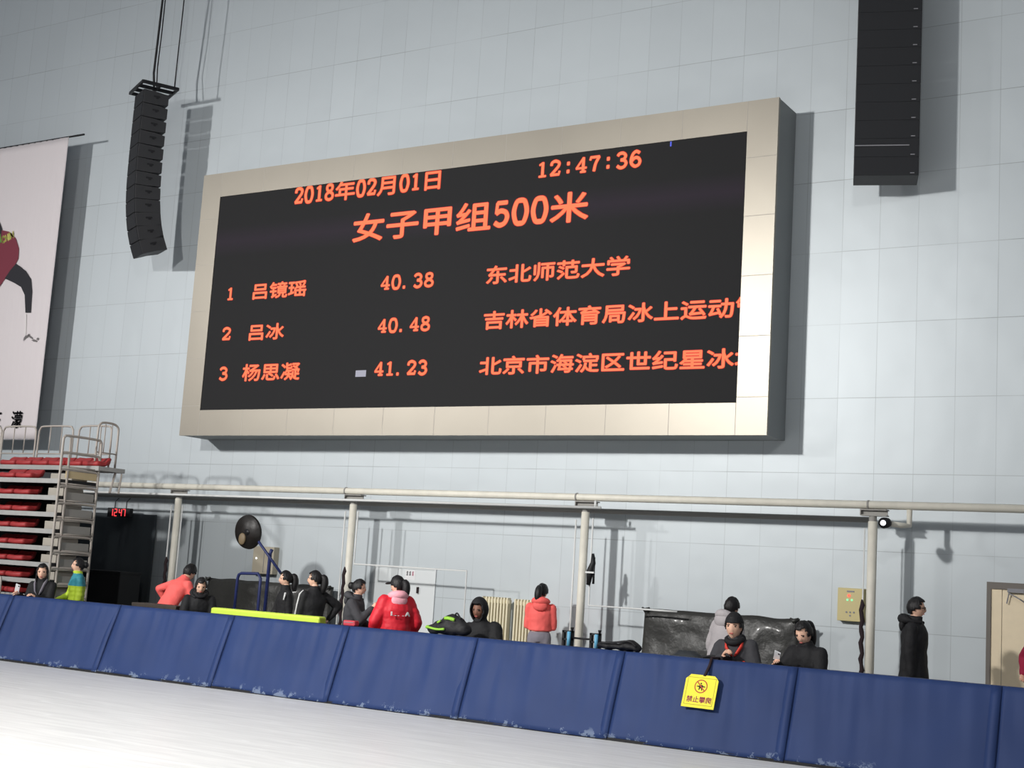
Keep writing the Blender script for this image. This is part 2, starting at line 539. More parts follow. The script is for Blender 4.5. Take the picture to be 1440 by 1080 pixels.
def pad_material():
    m = bpy.data.materials.new('navy_vinyl_pad')
    m.use_nodes = True
    nt = m.node_tree
    b = nt.nodes['Principled BSDF']
    tc = nd(nt, 'ShaderNodeTexCoord')
    geo = nd(nt, 'ShaderNodeNewGeometry')
    sp = nd(nt, 'ShaderNodeSeparateXYZ')
    nt.links.new(geo.outputs['Position'], sp.inputs[0])
    n = nd(nt, 'ShaderNodeTexNoise')
    n.inputs['Scale'].default_value = 5.0
    n.inputs['Detail'].default_value = 10
    n.inputs['Roughness'].default_value = 0.75
    nt.links.new(geo.outputs['Position'], n.inputs['Vector'])
    # frost rubbed on near the ice
    edge = nd(nt, 'ShaderNodeMapRange')
    edge.inputs[1].default_value, edge.inputs[2].default_value = 0.02, 0.13
    edge.inputs[3].default_value, edge.inputs[4].default_value = 0.6, 0.0
    nt.links.new(sp.outputs[2], edge.inputs[0])
    fr = math_node(nt, 'MULTIPLY', edge.outputs[0], math_node(nt, 'GREATER_THAN', math_node(nt, 'ADD', n.outputs[0], math_node(nt, 'MULTIPLY', edge.outputs[0], 0.12)), 0.60))
    n3 = nd(nt, 'ShaderNodeTexNoise')
    n3.inputs['Scale'].default_value = 1.3
    n3.inputs['Detail'].default_value = 3
    nt.links.new(geo.outputs['Position'], n3.inputs['Vector'])
    tone = nd(nt, 'ShaderNodeMapRange')
    tone.inputs[1].default_value, tone.inputs[2].default_value = 0.3, 0.7
    tone.inputs[3].default_value, tone.inputs[4].default_value = 0.92, 1.08
    nt.links.new(n3.outputs[0], tone.inputs[0])
    sc = nd(nt, 'ShaderNodeVectorMath', operation='SCALE')
    sc.inputs[0].default_value = (0.024, 0.048, 0.150)
    nt.links.new(tone.outputs[0], sc.inputs['Scale'])
    mx = nd(nt, 'ShaderNodeMix', data_type='RGBA')
    mx.inputs['B'].default_value = (0.34, 0.42, 0.55, 1)
    nt.links.new(fr, mx.inputs['Factor'])
    nt.links.new(sc.outputs[0], mx.inputs['A'])
    nt.links.new(mx.outputs['Result'], b.inputs['Base Color'])
    b.inputs['Roughness'].default_value = 0.6
    b.inputs['Specular IOR Level'].default_value = 0.25
    return m


def screen_material():
    m = bpy.data.materials.new('led_modules')
    m.use_nodes = True
    nt = m.node_tree
    b = nt.nodes['Principled BSDF']
    b.inputs['Base Color'].default_value = (0.024, 0.024, 0.025, 1)
    b.inputs['Roughness'].default_value = 0.85
    b.inputs['Specular IOR Level'].default_value = 0.12
    geo = nd(nt, 'ShaderNodeNewGeometry')
    sp = nd(nt, 'ShaderNodeSeparateXYZ')
    nt.links.new(geo.outputs['Position'], sp.inputs[0])
    # refresh band glowing faintly violet across the upper part of the display
    a = math_node(nt, 'SUBTRACT', sp.outputs[2], 7.30)
    g = math_node(nt, 'SUBTRACT', 1.0, math_node(nt, 'DIVIDE', math_node(nt, 'ABSOLUTE', a), 0.28))
    g = math_node(nt, 'MAXIMUM', g, 0.0)
    b.inputs['Emission Color'].default_value = (0.42, 0.16, 0.50, 1)
    nt.links.new(math_node(nt, 'MULTIPLY', g, 0.022), b.inputs['Emission Strength'])
    return m


M['wall'] = wall_material()
M['ice'] = ice_material()
M['pad'] = pad_material()
M['screen'] = screen_material()
M['concrete'] = mat('grey_concrete', (0.30, 0.30, 0.29), 0.8, var=0.1, vscale=3)

# ------------------------------------------------------------------ setting
YW = 16.6 * K
structure(MB().box2((-45, YW, -0.1), (14, YW + 0.3, 24)).build('wall_back', M['wall']))
structure(MB().box2((-45, -14, -0.1), (14, 12.62 * K, 0.0)).build('floor', M['ice']))
structure(MB().box2((-45, 12.62 * K, -0.1), (14, YW, 0.0)).build('floor_concrete', M['concrete']))

# door at the far right
a, b = P(1388, 818, 16.58), P(1520, 830, 16.58)
dx0, dx1, dz = a.x, a.x + 1.05, a.z
o = MB()
o.box2((dx0, YW - 0.035, 0), (dx0 + 0.055, YW, dz))
o.box2((dx1 - 0.055, YW - 0.035, 0), (dx1, YW, dz))
o.box2((dx0 + 0.055, YW - 0.035, dz - 0.085), (dx1 - 0.055, YW, dz))
d = structure(o.build('door_1', M['door_frame'], off=Vector((dx0, YW, 0))))
off = Vector((dx0, YW, 0))
MB().box2((dx0 + 0.055, YW - 0.02, 0.01), (dx0 + 0.185, YW - 0.002, dz - 0.085)).build('side_panel', M['door'], d, off=off, bevel=0.006)
MB().box2((dx0 + 0.19, YW - 0.014, 0.01), (dx1 - 0.055, YW - 0.002, dz - 0.085)).build('leaf', M['door'], d, off=off)
o = MB().box2((dx0 + 0.26, YW - 0.075, dz - 0.12), (dx0 + 0.46, YW - 0.02, dz - 0.07))
o.tube([(dx0 + 0.28, YW - 0.06, dz - 0.12), (dx0 + 0.25, YW - 0.05, dz - 0.26)], 0.008)
o.tube([(dx0 + 0.28, YW - 0.06, dz - 0.13), (dx0 + 0.42, YW - 0.10, dz - 0.20), (dx0 + 0.5, YW - 0.03, dz - 0.26)], 0.008)
o.build('door_closer', M['mark'], d, off=off)

# white double door between the second and third column
a, b = P(528, 797, 16.58), P(611, 802, 16.58)
c = P(560, 797, 16.58)
off = Vector((a.x, YW, 0))
o = MB()
o.box2((a.x - 0.04, YW - 0.02, 0), (a.x, YW, a.z))
o.box2((b.x, YW - 0.02, 0), (b.x + 0.03, YW, a.z))
o.box2((a.x - 0.04, YW - 0.02, a.z), (b.x + 0.03, YW, a.z + 0.03))
d = structure(o.build('door_2', M['white_door'], off=off))
MB().box2((a.x, YW - 0.012, 0.01), (c.x - 0.004, YW - 0.001, a.z - 0.004)).build('leaf', M['white_door'], d, off=off)
lf = MB().box2((c.x + 0.004, YW - 0.012, 0.01), (b.x - 0.004, YW - 0.001, a.z - 0.004)).build('leaf', M['white_door'], d, off=off)
h0 = P(586, 829, 16.55)
MB().box2((h0.x - 0.012, YW - 0.05, h0.z - 0.06), (h0.x + 0.012, YW - 0.012, h0.z + 0.04)).build('door_handle', M['strap'], lf, off=off)
o = MB()
p0 = P(571, 806, 16.55)
o.box2((p0.x - 0.04, YW - 0.016, p0.z - 0.10), (p0.x + 0.16, YW - 0.012, p0.z + 0.05), 0)
for i, mm in enumerate((1, 1, 2)):
    for q in range(4):
        x = p0.x - 0.02 + i * 0.055
        z = p0.z - 0.03 + q * 0.018
        o.box2((x + 0.008 * (q % 2), YW - 0.018, z), (x + 0.036, YW - 0.0155, z + 0.008), mm)
    o.box2((p0.x - 0.006 + i * 0.055, YW - 0.018, p0.z - 0.035), (p0.x + 0.004 + i * 0.055, YW - 0.0155, p0.z + 0.035), mm)
o.build('notice', [M['white_plastic'], M['ink'], M['sign_text']], lf, off=off)

# ------------------------------------------------------------------ scoreboard
YF = 15.95 * K
fx0, fx1, fz0, fz1 = -16.276 * K, -6.238 * K, (1.55 + (3.443 - 1.55) * 1.0211) * K, (1.55 + (7.707 - 1.55) * 1.0211) * K
lx0, lx1, lz0, lz1 = -15.866 * K, -6.655 * K, (1.55 + (3.8445 - 1.55) * 1.0211) * K, (1.55 + (7.311 - 1.55) * 1.0211) * K
sb = thing('scoreboard', 'huge black LED scoreboard with orange results in a cream frame on the wall', 'scoreboard', ((fx0 + fx1) / 2, YW, fz0))
so = Vector(sb.location)
MB().box2((fx0 + 0.01, YF + 0.06, fz0 + 0.005), (fx1 - 0.005, YW - 0.01, fz1 - 0.005)).build('housing', M['grey_alu'], sb, off=so)
o = MB()
o.box2((fx0, YF, fz0), (lx0, YF + 0.06, fz1))
o.box2((lx1, YF, fz0), (fx1, YF + 0.06, fz1))
o.box2((lx0, YF, lz1), (lx1, YF + 0.06, fz1))
o.box2((lx0, YF, fz0), (lx1, YF + 0.06, lz0))
xj = P(469, 590, YF / K).x
dxj = (P(1034, 590, YF / K).x - xj) / 7
jx = [xj + dxj * i for i in range(-8, 9)]
for x in jx:                       # panel joints on top and bottom members
    if fx0 + 0.1 < x < fx1 - 0.1:
        o.box2((x - 0.004, YF - 0.001, lz1), (x + 0.004, YF + 0.01, fz1 - 0.002), 1)
        o.box2((x - 0.004, YF - 0.001, fz0 + 0.002), (x + 0.004, YF + 0.01, lz0), 1)
for y in (221, 303, 387, 472, 558):
    z = P(1062, y, YF / K).z
    o.box2((fx0 + 0.002, YF - 0.001, z - 0.004), (lx0, YF + 0.01, z + 0.004), 1)
    o.box2((lx1, YF - 0.001, z - 0.004), (fx1 - 0.002, YF + 0.01, z + 0.004), 1)
o.build('frame', [M['cream'], M['seam']], sb, off=so)
YL = YF + 0.012
MB().box2((lx0, YL, lz0), (lx1, YL + 0.04, lz1)).build('display', M['screen'], sb, off=so)


def led_text(txt, xl, yb, yt, xr, yr=None, clip=None, halo=0.013, core=0.006, vis=None):
    """a line of text lit on the display: left edge px xl, its bottom yb and top yt, right edge px xr"""
    y0 = YL / K
    pl, pt = P(xl, yb, y0), P(xl, yt, y0)
    pr = P(xr, yr if yr is not None else yb, y0)
    units = sum(1.0 if ord(c) > 255 else 0.5 for c in txt)
    cw = (pr.x - pl.x) / ((vis or units) - 0.06)
    z0, hz = pl.z, pt.z - pl.z
    o = MB()
    x = pl.x - 0.03 * cw
    cjk = any(ord(c) > 255 for c in txt)
    for c in txt:
        w = cw if ord(c) > 255 else cw / 2
        if c != ' ':
            shapes = []
            if ord(c) > 255:
                vs, fs = glyph(c)
                zb, zt = -0.075, 0.86
                shapes.append(([(x + w * vx, z0 + hz * (vy - zb) / (zt - zb)) for vx, vy in vs], fs))
            else:
                hh = hz * (0.80 if cjk else 1.0)
                zz = z0 + hz * (0.10 if cjk else 0)
                for pts, sm, th in DIG[c]:
                    q = spline(pts) if sm else pts
                    vs, fs = ribbon(q, th, 0.86 * w / hh)
                    shapes.append(([(x + w * (0.06 + 0.88 * vx), zz + hh * vy) for vx, vy in vs], fs))
            for vs, fs in shapes:
                for r, dy, mm, k in ((halo, -0.0015, 0, 8), (core, -0.003, 1, 4)):
                    for j in range(k):
                        ax, az = r * math.cos(2 * math.pi * j / k), r * math.sin(2 * math.pi * j / k)
                        o.add([(vx + ax, YL + dy, vz + az) for vx, vz in vs], fs, mm)
        x += w
    ob = o.build('led_text', [M['led_red'], M['led_core']], sb, off=so)
    if clip is not None:
        bm = bmesh.new()
        bm.from_mesh(ob.data)
        bmesh.ops.bisect_plane(bm, geom=bm.verts[:] + bm.edges[:] + bm.faces[:], plane_co=(clip - so.x, 0, 0), plane_no=(1, 0, 0), clear_outer=True)
        bm.to_mesh(ob.data)
        bm.free()
    return ob


led_text('2018年02月01日', 413.3, 289, 263.5, 622.5, 268, halo=0.015)
led_text('12:47:36', 754.4, 249.7, 229.9, 902, 233)
led_text('女子甲组500米', 495, 340.5, 303, 826, 312, halo=0.018, core=0.010)
led_text('1', 318, 421.7, 405.8, 329, 420)
led_text('吕镜瑶', 352.8, 421, 399.5, 429.8, 418)
led_text('40.38', 535, 407.2, 389.6, 609.6, 404)
led_text('东北师范大学', 682.6, 399.8, 375, 885.7, 390)
led_text('2', 311.5, 478, 462, 324.5, 477)
led_text('吕冰', 347.4, 478.6, 456.8, 398, 477)
led_text('40.48', 530.8, 467.5, 450, 604.5, 464)
clip = lx1 - 0.002
e = P(1032, 446, YL / K)
pl = P(679, 463, YL / K)
led_text('吉林省体育局冰上运动管', 679, 463, 438.5, 1032, 446, clip=clip, vis=10)
led_text('3', 307, 534, 517.6, 320, 533)
led_text('杨思凝', 340.3, 535.6, 512.5, 420.3, 533)
led_text('41.23', 526, 528, 510, 600.7, 525)
led_text('北京市海淀区世纪星冰场', 673.7, 527, 502.5, 1031, 518, clip=clip, vis=10)
a, b = P(499.7, 530, YL / K), P(515, 520.5, YL / K)
MB().box2((a.x, YL - 0.002, a.z), (b.x, YL, b.z)).build('stuck_module', M['led_grey'], sb, off=so)['label'] = 'pale grey rectangle lit on the display'
a, b = P(942.2, 206, YL / K), P(944.6, 199, YL / K)
MB().box2((a.x, YL - 0.002, a.z), (b.x, YL, b.z)).build('stuck_pixels', M['led_blue'], sb, off=so)['label'] = 'small blue stroke at the top edge'

# ------------------------------------------------------------------ hanging banner
YB = 16.15
bt, bb = P(97, 193, YB), P(50, 618, YB)
bl = P(0, 208, YB)
bx1 = (bt.x + bb.x) / 2
bx0 = bx1 - 3.6
bn = thing('banner', 'tall white banner with printed skater and brush characters hanging beside the stand', 'banner', (bx0, YB * K, bb.z))
off = Vector(bn.location)
o = MB()
nx, nz = 60, 40
grid, back = [], []
for i in range(nz + 1):
    for j in range(nx + 1):
        uu, vv = j / nx, i / nz
        x = bx0 + (bx1 - bx0) * uu
        z = bb.z + (bt.z - bb.z) * vv
        cx = bx1 - x
        fold = 0.012 * math.exp(-((cx - 0.12 - 0.45 * (1 - vv) * 0.9) / 0.05) ** 2) * min(1, vv * 1.5) + 0.010 * math.exp(-((cx - 0.25 - 0.9 * (1 - vv)) / 0.05) ** 2) * vv + 0.004 * math.sin(x * 34)
        grid.append((x, YB * K - fold, z))
N1 = nx + 1
fs = [(i * N1 + j, i * N1 + j + 1, (i + 1) * N1 + j + 1, (i + 1) * N1 + j) for i in range(nz) for j in range(nx)]
o.add(grid, fs)
cl = o.build('cloth', M['banner'], bn, smooth=True, off=off)
sm = cl.modifiers.new('thick', 'SOLIDIFY')
sm.thickness = 0.006
MB().tube([(bx0 - 0.2, YB * K + 0.01, bt.z + 0.01), (P(118, 187, YB).x, YB * K + 0.01, bt.z + 0.01)], 0.02, 8).build('hanging_rod', M['dark_steel'], bn, off=off, smooth=True)
MB().tube([(bx0, YB * K + 0.005, bb.z), (bx1, YB * K + 0.005, bb.z)], 0.016, 8).build('bottom_rod', M['mark'], bn, off=off, smooth=True)
q = lambda x, y, e=0.022: P(x, y, YB) + Vector((0, -e, 0))
fig = MB()
fig.poly([q(*p) for p in ((-14, 320), (3, 324), (14, 326), (23, 335), (28, 350), (27, 364), (22, 374), (10, 390), (0, 404), (-14, 410))], 0)
fig.poly([q(*p, 0.024) for p in ((8, 392), (16, 380), (24, 371), (31, 376), (38, 382), (45, 393), (46.5, 410), (44.5, 440), (37, 440), (36, 415), (31, 404), (21, 398))], 1)
fig.poly([q(*p, 0.024) for p in ((-4, 312), (1, 313), (4, 322), (3, 332), (-4, 334))], 1)
fig.poly([q(*p, 0.025) for p in ((-2, 331), (2, 329), (3, 341), (-2, 344))], 2)
for (x, y, w, h, r) in ((36, 476, 9, 3, -60), (40, 473, 8, 3, -50), (44, 474, 9, 3, 35), (49, 479, 8, 3.4, 10), (54, 477, 4, 3.4, -40)):
    c, sn = math.cos(math.radians(r)), math.sin(math.radians(r))
    fig.poly([q(x + a * c - b * sn, y + a * sn + b * c, 0.023) for a, b in ((-w / 2, 0), (0, -h / 2), (w / 2, -h / 4), (w / 2, h / 3), (0, h / 2))], 3)
fig.poly([q(*p, 0.023) for p in ((37.2, 442), (38.2, 442), (37.5, 472), (36.6, 472))], 4)
fig.build('printed_skater', [M['maroon'], M['ink'], M['print_green'], M['print_grey'], M['print_white']], bn, off=off)


def flat_text(txt, p, ux, uz, size, aspect=1.0, nrm=Vector((0, -0.002, 0)), m=0, mb=None, bold=0.0):
    o = mb or MB()
    x = 0
    for c in txt:
        vs, fs = glyph(c)
        for ax, az in (((0, 0),) if not bold else ((bold, 0), (-bold, 0), (0, bold), (0, -bold))):
            o.add([p + ux * ((vx + ax + x) * size * aspect) + uz * ((vy + az) * size) + nrm for vx, vy in vs], fs, m)
        x += 1.0 if ord(c) > 255 else max(v[0] for v in vs) + 0.08
    return o


p0 = P(15.5, 600, YB) + Vector((0, -0.022, 0))
o = flat_text('濛', p0, Vector((1, 0, 0)), Vector((0, 0, 1)), 0.36, 0.95, bold=0.022)
o = flat_text('王', p0 + Vector((-0.62, 0, 0)), Vector((1, 0, 0)), Vector((0, 0, 1)), 0.36, 0.95, mb=o, bold=0.022)
o.build('brush_lettering', M['ink'], bn, off=off)
uxt = (P(22, 329, YB) - P(3, 339, YB)).normalized()
o = flat_text('CHIN', P(4, 343, YB) + Vector((0, -0.026, 0)), uxt, Vector((-uxt.z, 0, uxt.x)), 0.20, 0.75, bold=0.06)
o.build('chest_lettering', M['print_yellow'], bn, off=off)

# ------------------------------------------------------------------ line array loudspeakers
rg = P(215, 128, 15.8)
la = thing('line_array_speaker', 'curved black line array of stacked speakers hanging by cables left of the scoreboard', 'loudspeaker', rg, math.radians(-27))
fw, dp, hf, hr = 0.58, 0.47, 0.262, 0.205
angs = [0, 0, 0, 0, 0.5, 1, 2, 4, 7, 11, 16, 22]
fy, fz = -dp / 2, -0.09
for i, an in enumerate(angs):
    R = Matrix.Translation((0, fy, fz)) @ Matrix.Rotation(math.radians(an), 4, 'X')
    o = MB()
    h2 = hf - 0.008
    hb = hr + 0.004 * max(0, an)
    prof = [(0, 0), (dp * 0.55, -0.004), (dp, -(hf - hb) / 2), (dp, -h2 + (hf - hb) / 2), (dp * 0.55, -h2 + 0.004), (0, -h2)]
    o.poly([(-fw / 2, a, b) for a, b in prof], 0, (fw, 0, 0), R)
    cb = o.build('cabinet', M['spk'], la, bevel=0.006)
    MB().box((0, -0.006, -h2 / 2), (fw - 0.02, 0.012, h2 - 0.012), 0, R).build('grille', M['black_matte'], cb)
    o = MB()
    o.box((fw / 2 + 0.004, dp * 0.52, -0.10), (0.008, 0.12, 0.03), 0, R)
    o.box((fw / 2 + 0.004, dp * 0.54, -0.125), (0.008, 0.045, 0.03), 0, R)
    o.build('side_handle', M['black'], cb)
    nxt = R @ Vector((0, 0, -hf))
    fy, fz = nxt.y, nxt.z
o = MB()
for x in (-0.42, -0.14, 0.14, 0.42):
    o.box((x, 0.02, 0), (0.045, 0.66, 0.06))
for y in (-0.31, 0.02, 0.35):
    o.box((0, y, 0), (0.88, 0.04, 0.055))
o.build('rigging_frame', M['dark_steel'], la, bevel=0.004)
for nm, pth, r in (('suspension_cable', [(-0.10, 0.05, 0.03), (-0.14, 0.02, 0.4), (-0.10, 0.02, 1.0), (-0.02, 0.02, 2.4), (0.02, 0.02, 6)], 0.022), ('suspension_cable', [(0.05, 0.05, 0.03), (-0.03, 0.05, 0.5), (0.02, 0.05, 1.2), (0.05, 0.05, 6)], 0.012), ('suspension_cable', [(0.36, 0.30, 0.03), (0.36, 0.30, 0.5), (0.40, 0.3, 1.6), (0.46, 0.3, 6)], 0.012)):
    MB().tube(pth, r, 6).build(nm, M['black'], la, smooth=True)

pr = P(1246, 246, 15.85)
ra = thing('line_array_speaker', 'straight black speaker column hanging high right of the scoreboard, its front grilles to the ice', 'loudspeaker', pr, math.radians(18.4))
w2, hc = 0.835, 0.253
for i in range(15):
    z0 = i * hc + (0.0 if i == 0 else 0.0)
    cb = MB().box((0, 0.26, z0 + hc / 2), (w2, 0.46, hc - 0.006)).build('cabinet', M['spk'], ra, bevel=0.006)
    MB().box((0, 0.022, z0 + hc / 2), (w2 - 0.02, 0.02, hc - 0.003)).build('grille', M['black_matte'], cb)
    MB().box((w2 / 2 - 0.085, 0.009, z0 + 0.03), (0.055, 0.006, 0.011)).build('badge', M['mark'], cb)
MB().box((-0.06, 0.008, hc * 1.62), (w2 - 0.14, 0.008, 0.012)).build('trim_strip', M['mark'], ra)
for x in (-0.3, 0.3):
    MB().tube([(x, 0.26, hc * 15), (x, 0.26, hc * 15 + 4)], 0.015, 6).build('suspension_cable', M['black'], ra)

# ------------------------------------------------------------------ steel frame along the wall
ycol = 16.0
bz = sum(P(x, y, ycol).z for x, y in ((145, 681), (820, 697.6), (1140, 710), (1440, 716))) / 4
br = 0.053
o = MB().tube([(-24, ycol * K, bz), (2, ycol * K, bz)], br, 16)
bm_ = tag(o.build('steel_pipe_beam', M['steel'], smooth=True, off=Vector((-10, ycol * K, bz))), 'thick cream steel pipe running along the whole wall below the scoreboard', 'pipe')
zt = P(820, 713.2, 15.9).z
xe = P(845, 713, 15.9).x
for px in (487, 812, 1222):
    cx = P(px, 690, ycol).x
    MB().tube([(cx - 0.012, ycol * K, bz), (cx + 0.012, ycol * K, bz)], br + 0.008, 16).build('coupling', M['pipe_grey'], bm_, off=Vector((-10, ycol * K, bz)), smooth=True)
t = thing('sprinkler_pipe', 'thin white pipe with a capped end just under the thick cream pipe', 'pipe', (xe, 15.9 * K, zt))
off = Vector(t.location)
MB().tube([(-24, 15.9 * K, zt), (xe, 15.9 * K, zt)], 0.020, 10).build('run', M['conduit'], t, smooth=True, off=off)
e = P(837.5, 706, 15.9)
MB().tube([(e.x, 15.9 * K, zt), (e.x, 15.9 * K, e.z + 0.02)], 0.018, 10).build('riser', M['conduit'], t, smooth=True, off=off)
zt2 = P(820, 718, 16.48).z
o = MB().tube([(-24, 16.48 * K, zt2), (P(1222, 728, 16.48).x, 16.48 * K, zt2)], 0.038, 12)
tag(o.build('grey_pipe', M['pipe_grey'], smooth=True, off=Vector((-10, 16.48 * K, zt2))), 'dull grey pipe behind the thin white one, ending at the rightmost column', 'pipe')

cols = [((251, 705), 'steel column beside the dark bay at the left, person in coral before it', (0, 0)),
        ((497, 712), 'steel column between the black disc and the white double door', (0, 0)),
        ((823.5, 722), 'steel column right of the girl in the coral hoodie, black bundle tied to it', (0, 0)),
        ((1227.5, 735), 'steel column in front of the beige switch box, spotlight at its head', (0, 0))]
colx = []
for (px, lb, _) in cols:
    p = P(px[0], px[1], ycol)
    colx.append(p.x)
    t = thing('steel_column', 'round cream ' + lb, 'column', (p.x, ycol * K, 0), 0, 'columns under the pipe beam')
    MB().tube([(0, 0, 0.02), (0, 0, bz - br - 0.16)], 0.06, 16).build('shaft', M['steel'], t, smooth=True)
    MB().box((0, 0, 0.012), (0.26, 0.26, 0.024)).build('base_plate', M['steel'], t)
    o = MB().box((0.02, 0, bz - br - 0.085), (0.34, 0.12, 0.014)).box((0.02, 0, bz - br - 0.012), (0.34, 0.14, 0.014)).box((0.02, 0, bz - br - 0.045), (0.34, 0.02, 0.08))
    o.box((-0.15, 0, bz - br - 0.045), (0.012, 0.12, 0.08))
    o.tube([(0, 0, bz - br - 0.17), (0, 0, bz - br - 0.09)], 0.05, 12)
    o.build('head_bracket', M['pipe_grey'], t)


def pipe(name, pts, r, m, label, cat='pipe', group=None, n=8):
    o = MB().tube(pts, r, n)
    return tag(o.build(name, m, smooth=True, off=Vector(pts[0])), label, cat, group)


yp = ycol * K - 0.02
for i, (cx, lab) in enumerate(((colx[0], 'the leftmost column'), (colx[1], 'the column before the white door'), (colx[2], 'the column with the black bundle'), (colx[3], 'the rightmost column'))):
    if i != 3:
        pipe('conduit', [(cx - 0.14, yp, 0.05), (cx - 0.14, yp, bz - 0.33)], 0.013, M['conduit'], 'slim white conduit standing left of ' + lab, 'conduit')
    else:
        pipe('conduit', [(cx - 0.10, yp, 0.05), (cx - 0.10, yp, bz - 0.30)], 0.010, M['conduit'], 'slim white conduit standing left of ' + lab, 'conduit')
pipe('conduit', [(colx[0] + 0.13, yp, 0.05), (colx[0] + 0.13, yp, bz - 0.33)], 0.013, M['conduit'], 'slim white conduit right of the leftmost column', 'conduit')
# heating pipes that run down a column and along to the radiators
e1, e2, e3 = P(497, 793, 16.0), P(674, 804, 16.3), P(674, 842, 16.3)
pipe('heating_pipe', [(colx[1] + 0.12, yp, bz - 0.33), (colx[1] + 0.12, yp, e1.z), (e2.x, yp, e1.z), (e2.x, yp, 0.30), (e2.x, YW - 0.08, 0.25)], 0.014, M['conduit'], 'white pipe running from the column past the white door down to the radiators')
e1 = P(826, 851, 16.0)
e2 = P(925, 861, 16.0)
pipe('heating_pipe', [(colx[2] + 0.14, yp, bz - 0.30), (colx[2] + 0.14, yp, e1.z), (e2.x, yp, e1.z), (e2.x + 0.3, yp, e1.z)], 0.014, M['conduit'], 'white pipe running from the column with the bundle behind the wrapped mat')

# dark straps and bundles tied to the columns
for px0, px1, r, lab in (((234, 783), (228, 850), 0.028, 'dark strap tied behind the leftmost column'), ((485, 797), (478, 880), 0.032, 'dark strap hanging left of the column before the white door'), ((1212, 843), (1211, 950), 0.030, 'knotted dark strap hanging beside the rightmost column')):
    a, b = P(*px0, 15.95), P(*px1, 15.95)
    pts = []
    rr = []
    for i in range(15):
        tt = i / 14
        p = a.lerp(b, tt)
        pts.append(p + Vector((0.012 * math.sin(i * 2.1), 0, 0)))
        rr.append(r * (0.75 + 0.35 * abs(math.sin(i * 1.3))) * (0.4 if i == 0 else 1))
    tag(MB().tube(pts, rr, 8).build('strap', M['strap'], smooth=True, off=pts[-1]), lab, 'strap', None)
a = P(830, 803, 15.94)
o = MB()
o.tube([a + Vector((0.03, 0, 0.25)), a + Vector((0.04, 0, 0.12)), a + Vector((0.0, 0, 0.0)), a + Vector((-0.02, 0, -0.2))], [0.02, 0.04, 0.055, 0.03], 8)
o.tube([a + Vector((0.06, 0, 0.2)), a + Vector((0.06, 0, -0.18))], [0.012, 0.02], 6)
t = o.build('cord_bundle', M['black'], smooth=True, off=a)
tag(t, 'black folded bundle tied to the column right of the radiators', 'bundle')
MB().box((0.02, -0.05, -0.02), (0.14, 0.02, 0.025)).build('tie', M['conduit'], t)

# spotlight on the right column
a = P(1246, 735, 15.7)
t = thing('spotlight', 'small black spotlight with lit lens on a white bracket under the pipe beam', 'lamp', a)
MB().tube([(0, -0.10, -0.01), (0, 0.02, 0), (0, 0.10, 0.0)], [0.07, 0.065, 0.045], 14).build('housing', M['black'], t, smooth=True)
MB().tube([(-0.005, -0.115, -0.01), (-0.005, -0.10, -0.01)], 0.033, 14).build('lens', M['white_lamp'], t)
MB().tube([(0.05, 0.05, -0.01), (0.16, 0.15, -0.02), (0.2, ycol * K - a.y, -0.01), (0.2, ycol * K - a.y, bz - a.z - br)], 0.035, 10).build('bracket', M['steel'], t, smooth=True)

# ------------------------------------------------------------------ wall boxes, clock, radiators
a, b = P(1178.5, 826, 16.5), P(1214, 875, 16.5)
t = thing('switch_box', 'beige switch box with red and green lamps on the wall behind the rightmost column', 'switch box', ((a.x + b.x) / 2, YW, b.z))
w, h = b.x - a.x, a.z - b.z
MB().box((0, -0.06, h / 2), (w, 0.12, h)).build('case', M['beige_box'], t, bevel=0.008)
o = MB().disc((-0.02, -0.126, h * 0.77), 0.022, depth=0.01, m=0)
o.disc((-0.04, -0.126, h * 0.64), 0.014, depth=0.01, m=1).disc((0.02, -0.126, h * 0.64), 0.014, depth=0.01, m=1)
o.build('indicator_lamp', [M['red_lamp'], M['green_lamp']], t)
o = MB()
for x in (-0.05, 0, 0.05):
    o.disc((x, -0.126, h * 0.27), 0.012, depth=0.01)
o.disc((0.0, -0.126, h * 0.17), 0.012, depth=0.01)
o.build('knob', M['mark'], t)
MB().box((0, -0.123, h * 0.9), (0.10, 0.006, 0.02)).build('plate', M['mark'], t)
a, b = P(358.5, 768, 16.5), P(384, 808, 16.5)
t = thing('switch_box', 'tan switch box with a tiny white lamp on the wall behind the black disc', 'switch box', ((a.x + b.x) / 2, YW, b.z))
w, h = b.x - a.x, a.z - b.z
MB().box((0, -0.07, h / 2), (w, 0.14, h)).build('case', M['beige_box_dim'], t, bevel=0.008)
MB().disc((-w * 0.32, -0.146, h * 0.56), 0.014, depth=0.01).build('indicator_lamp', M['white_lamp'], t)
MB().box((w * 0.05, -0.143, h * 0.5), (0.008, 0.006, h * 0.9)).build('door_gap', M['mark'], t)

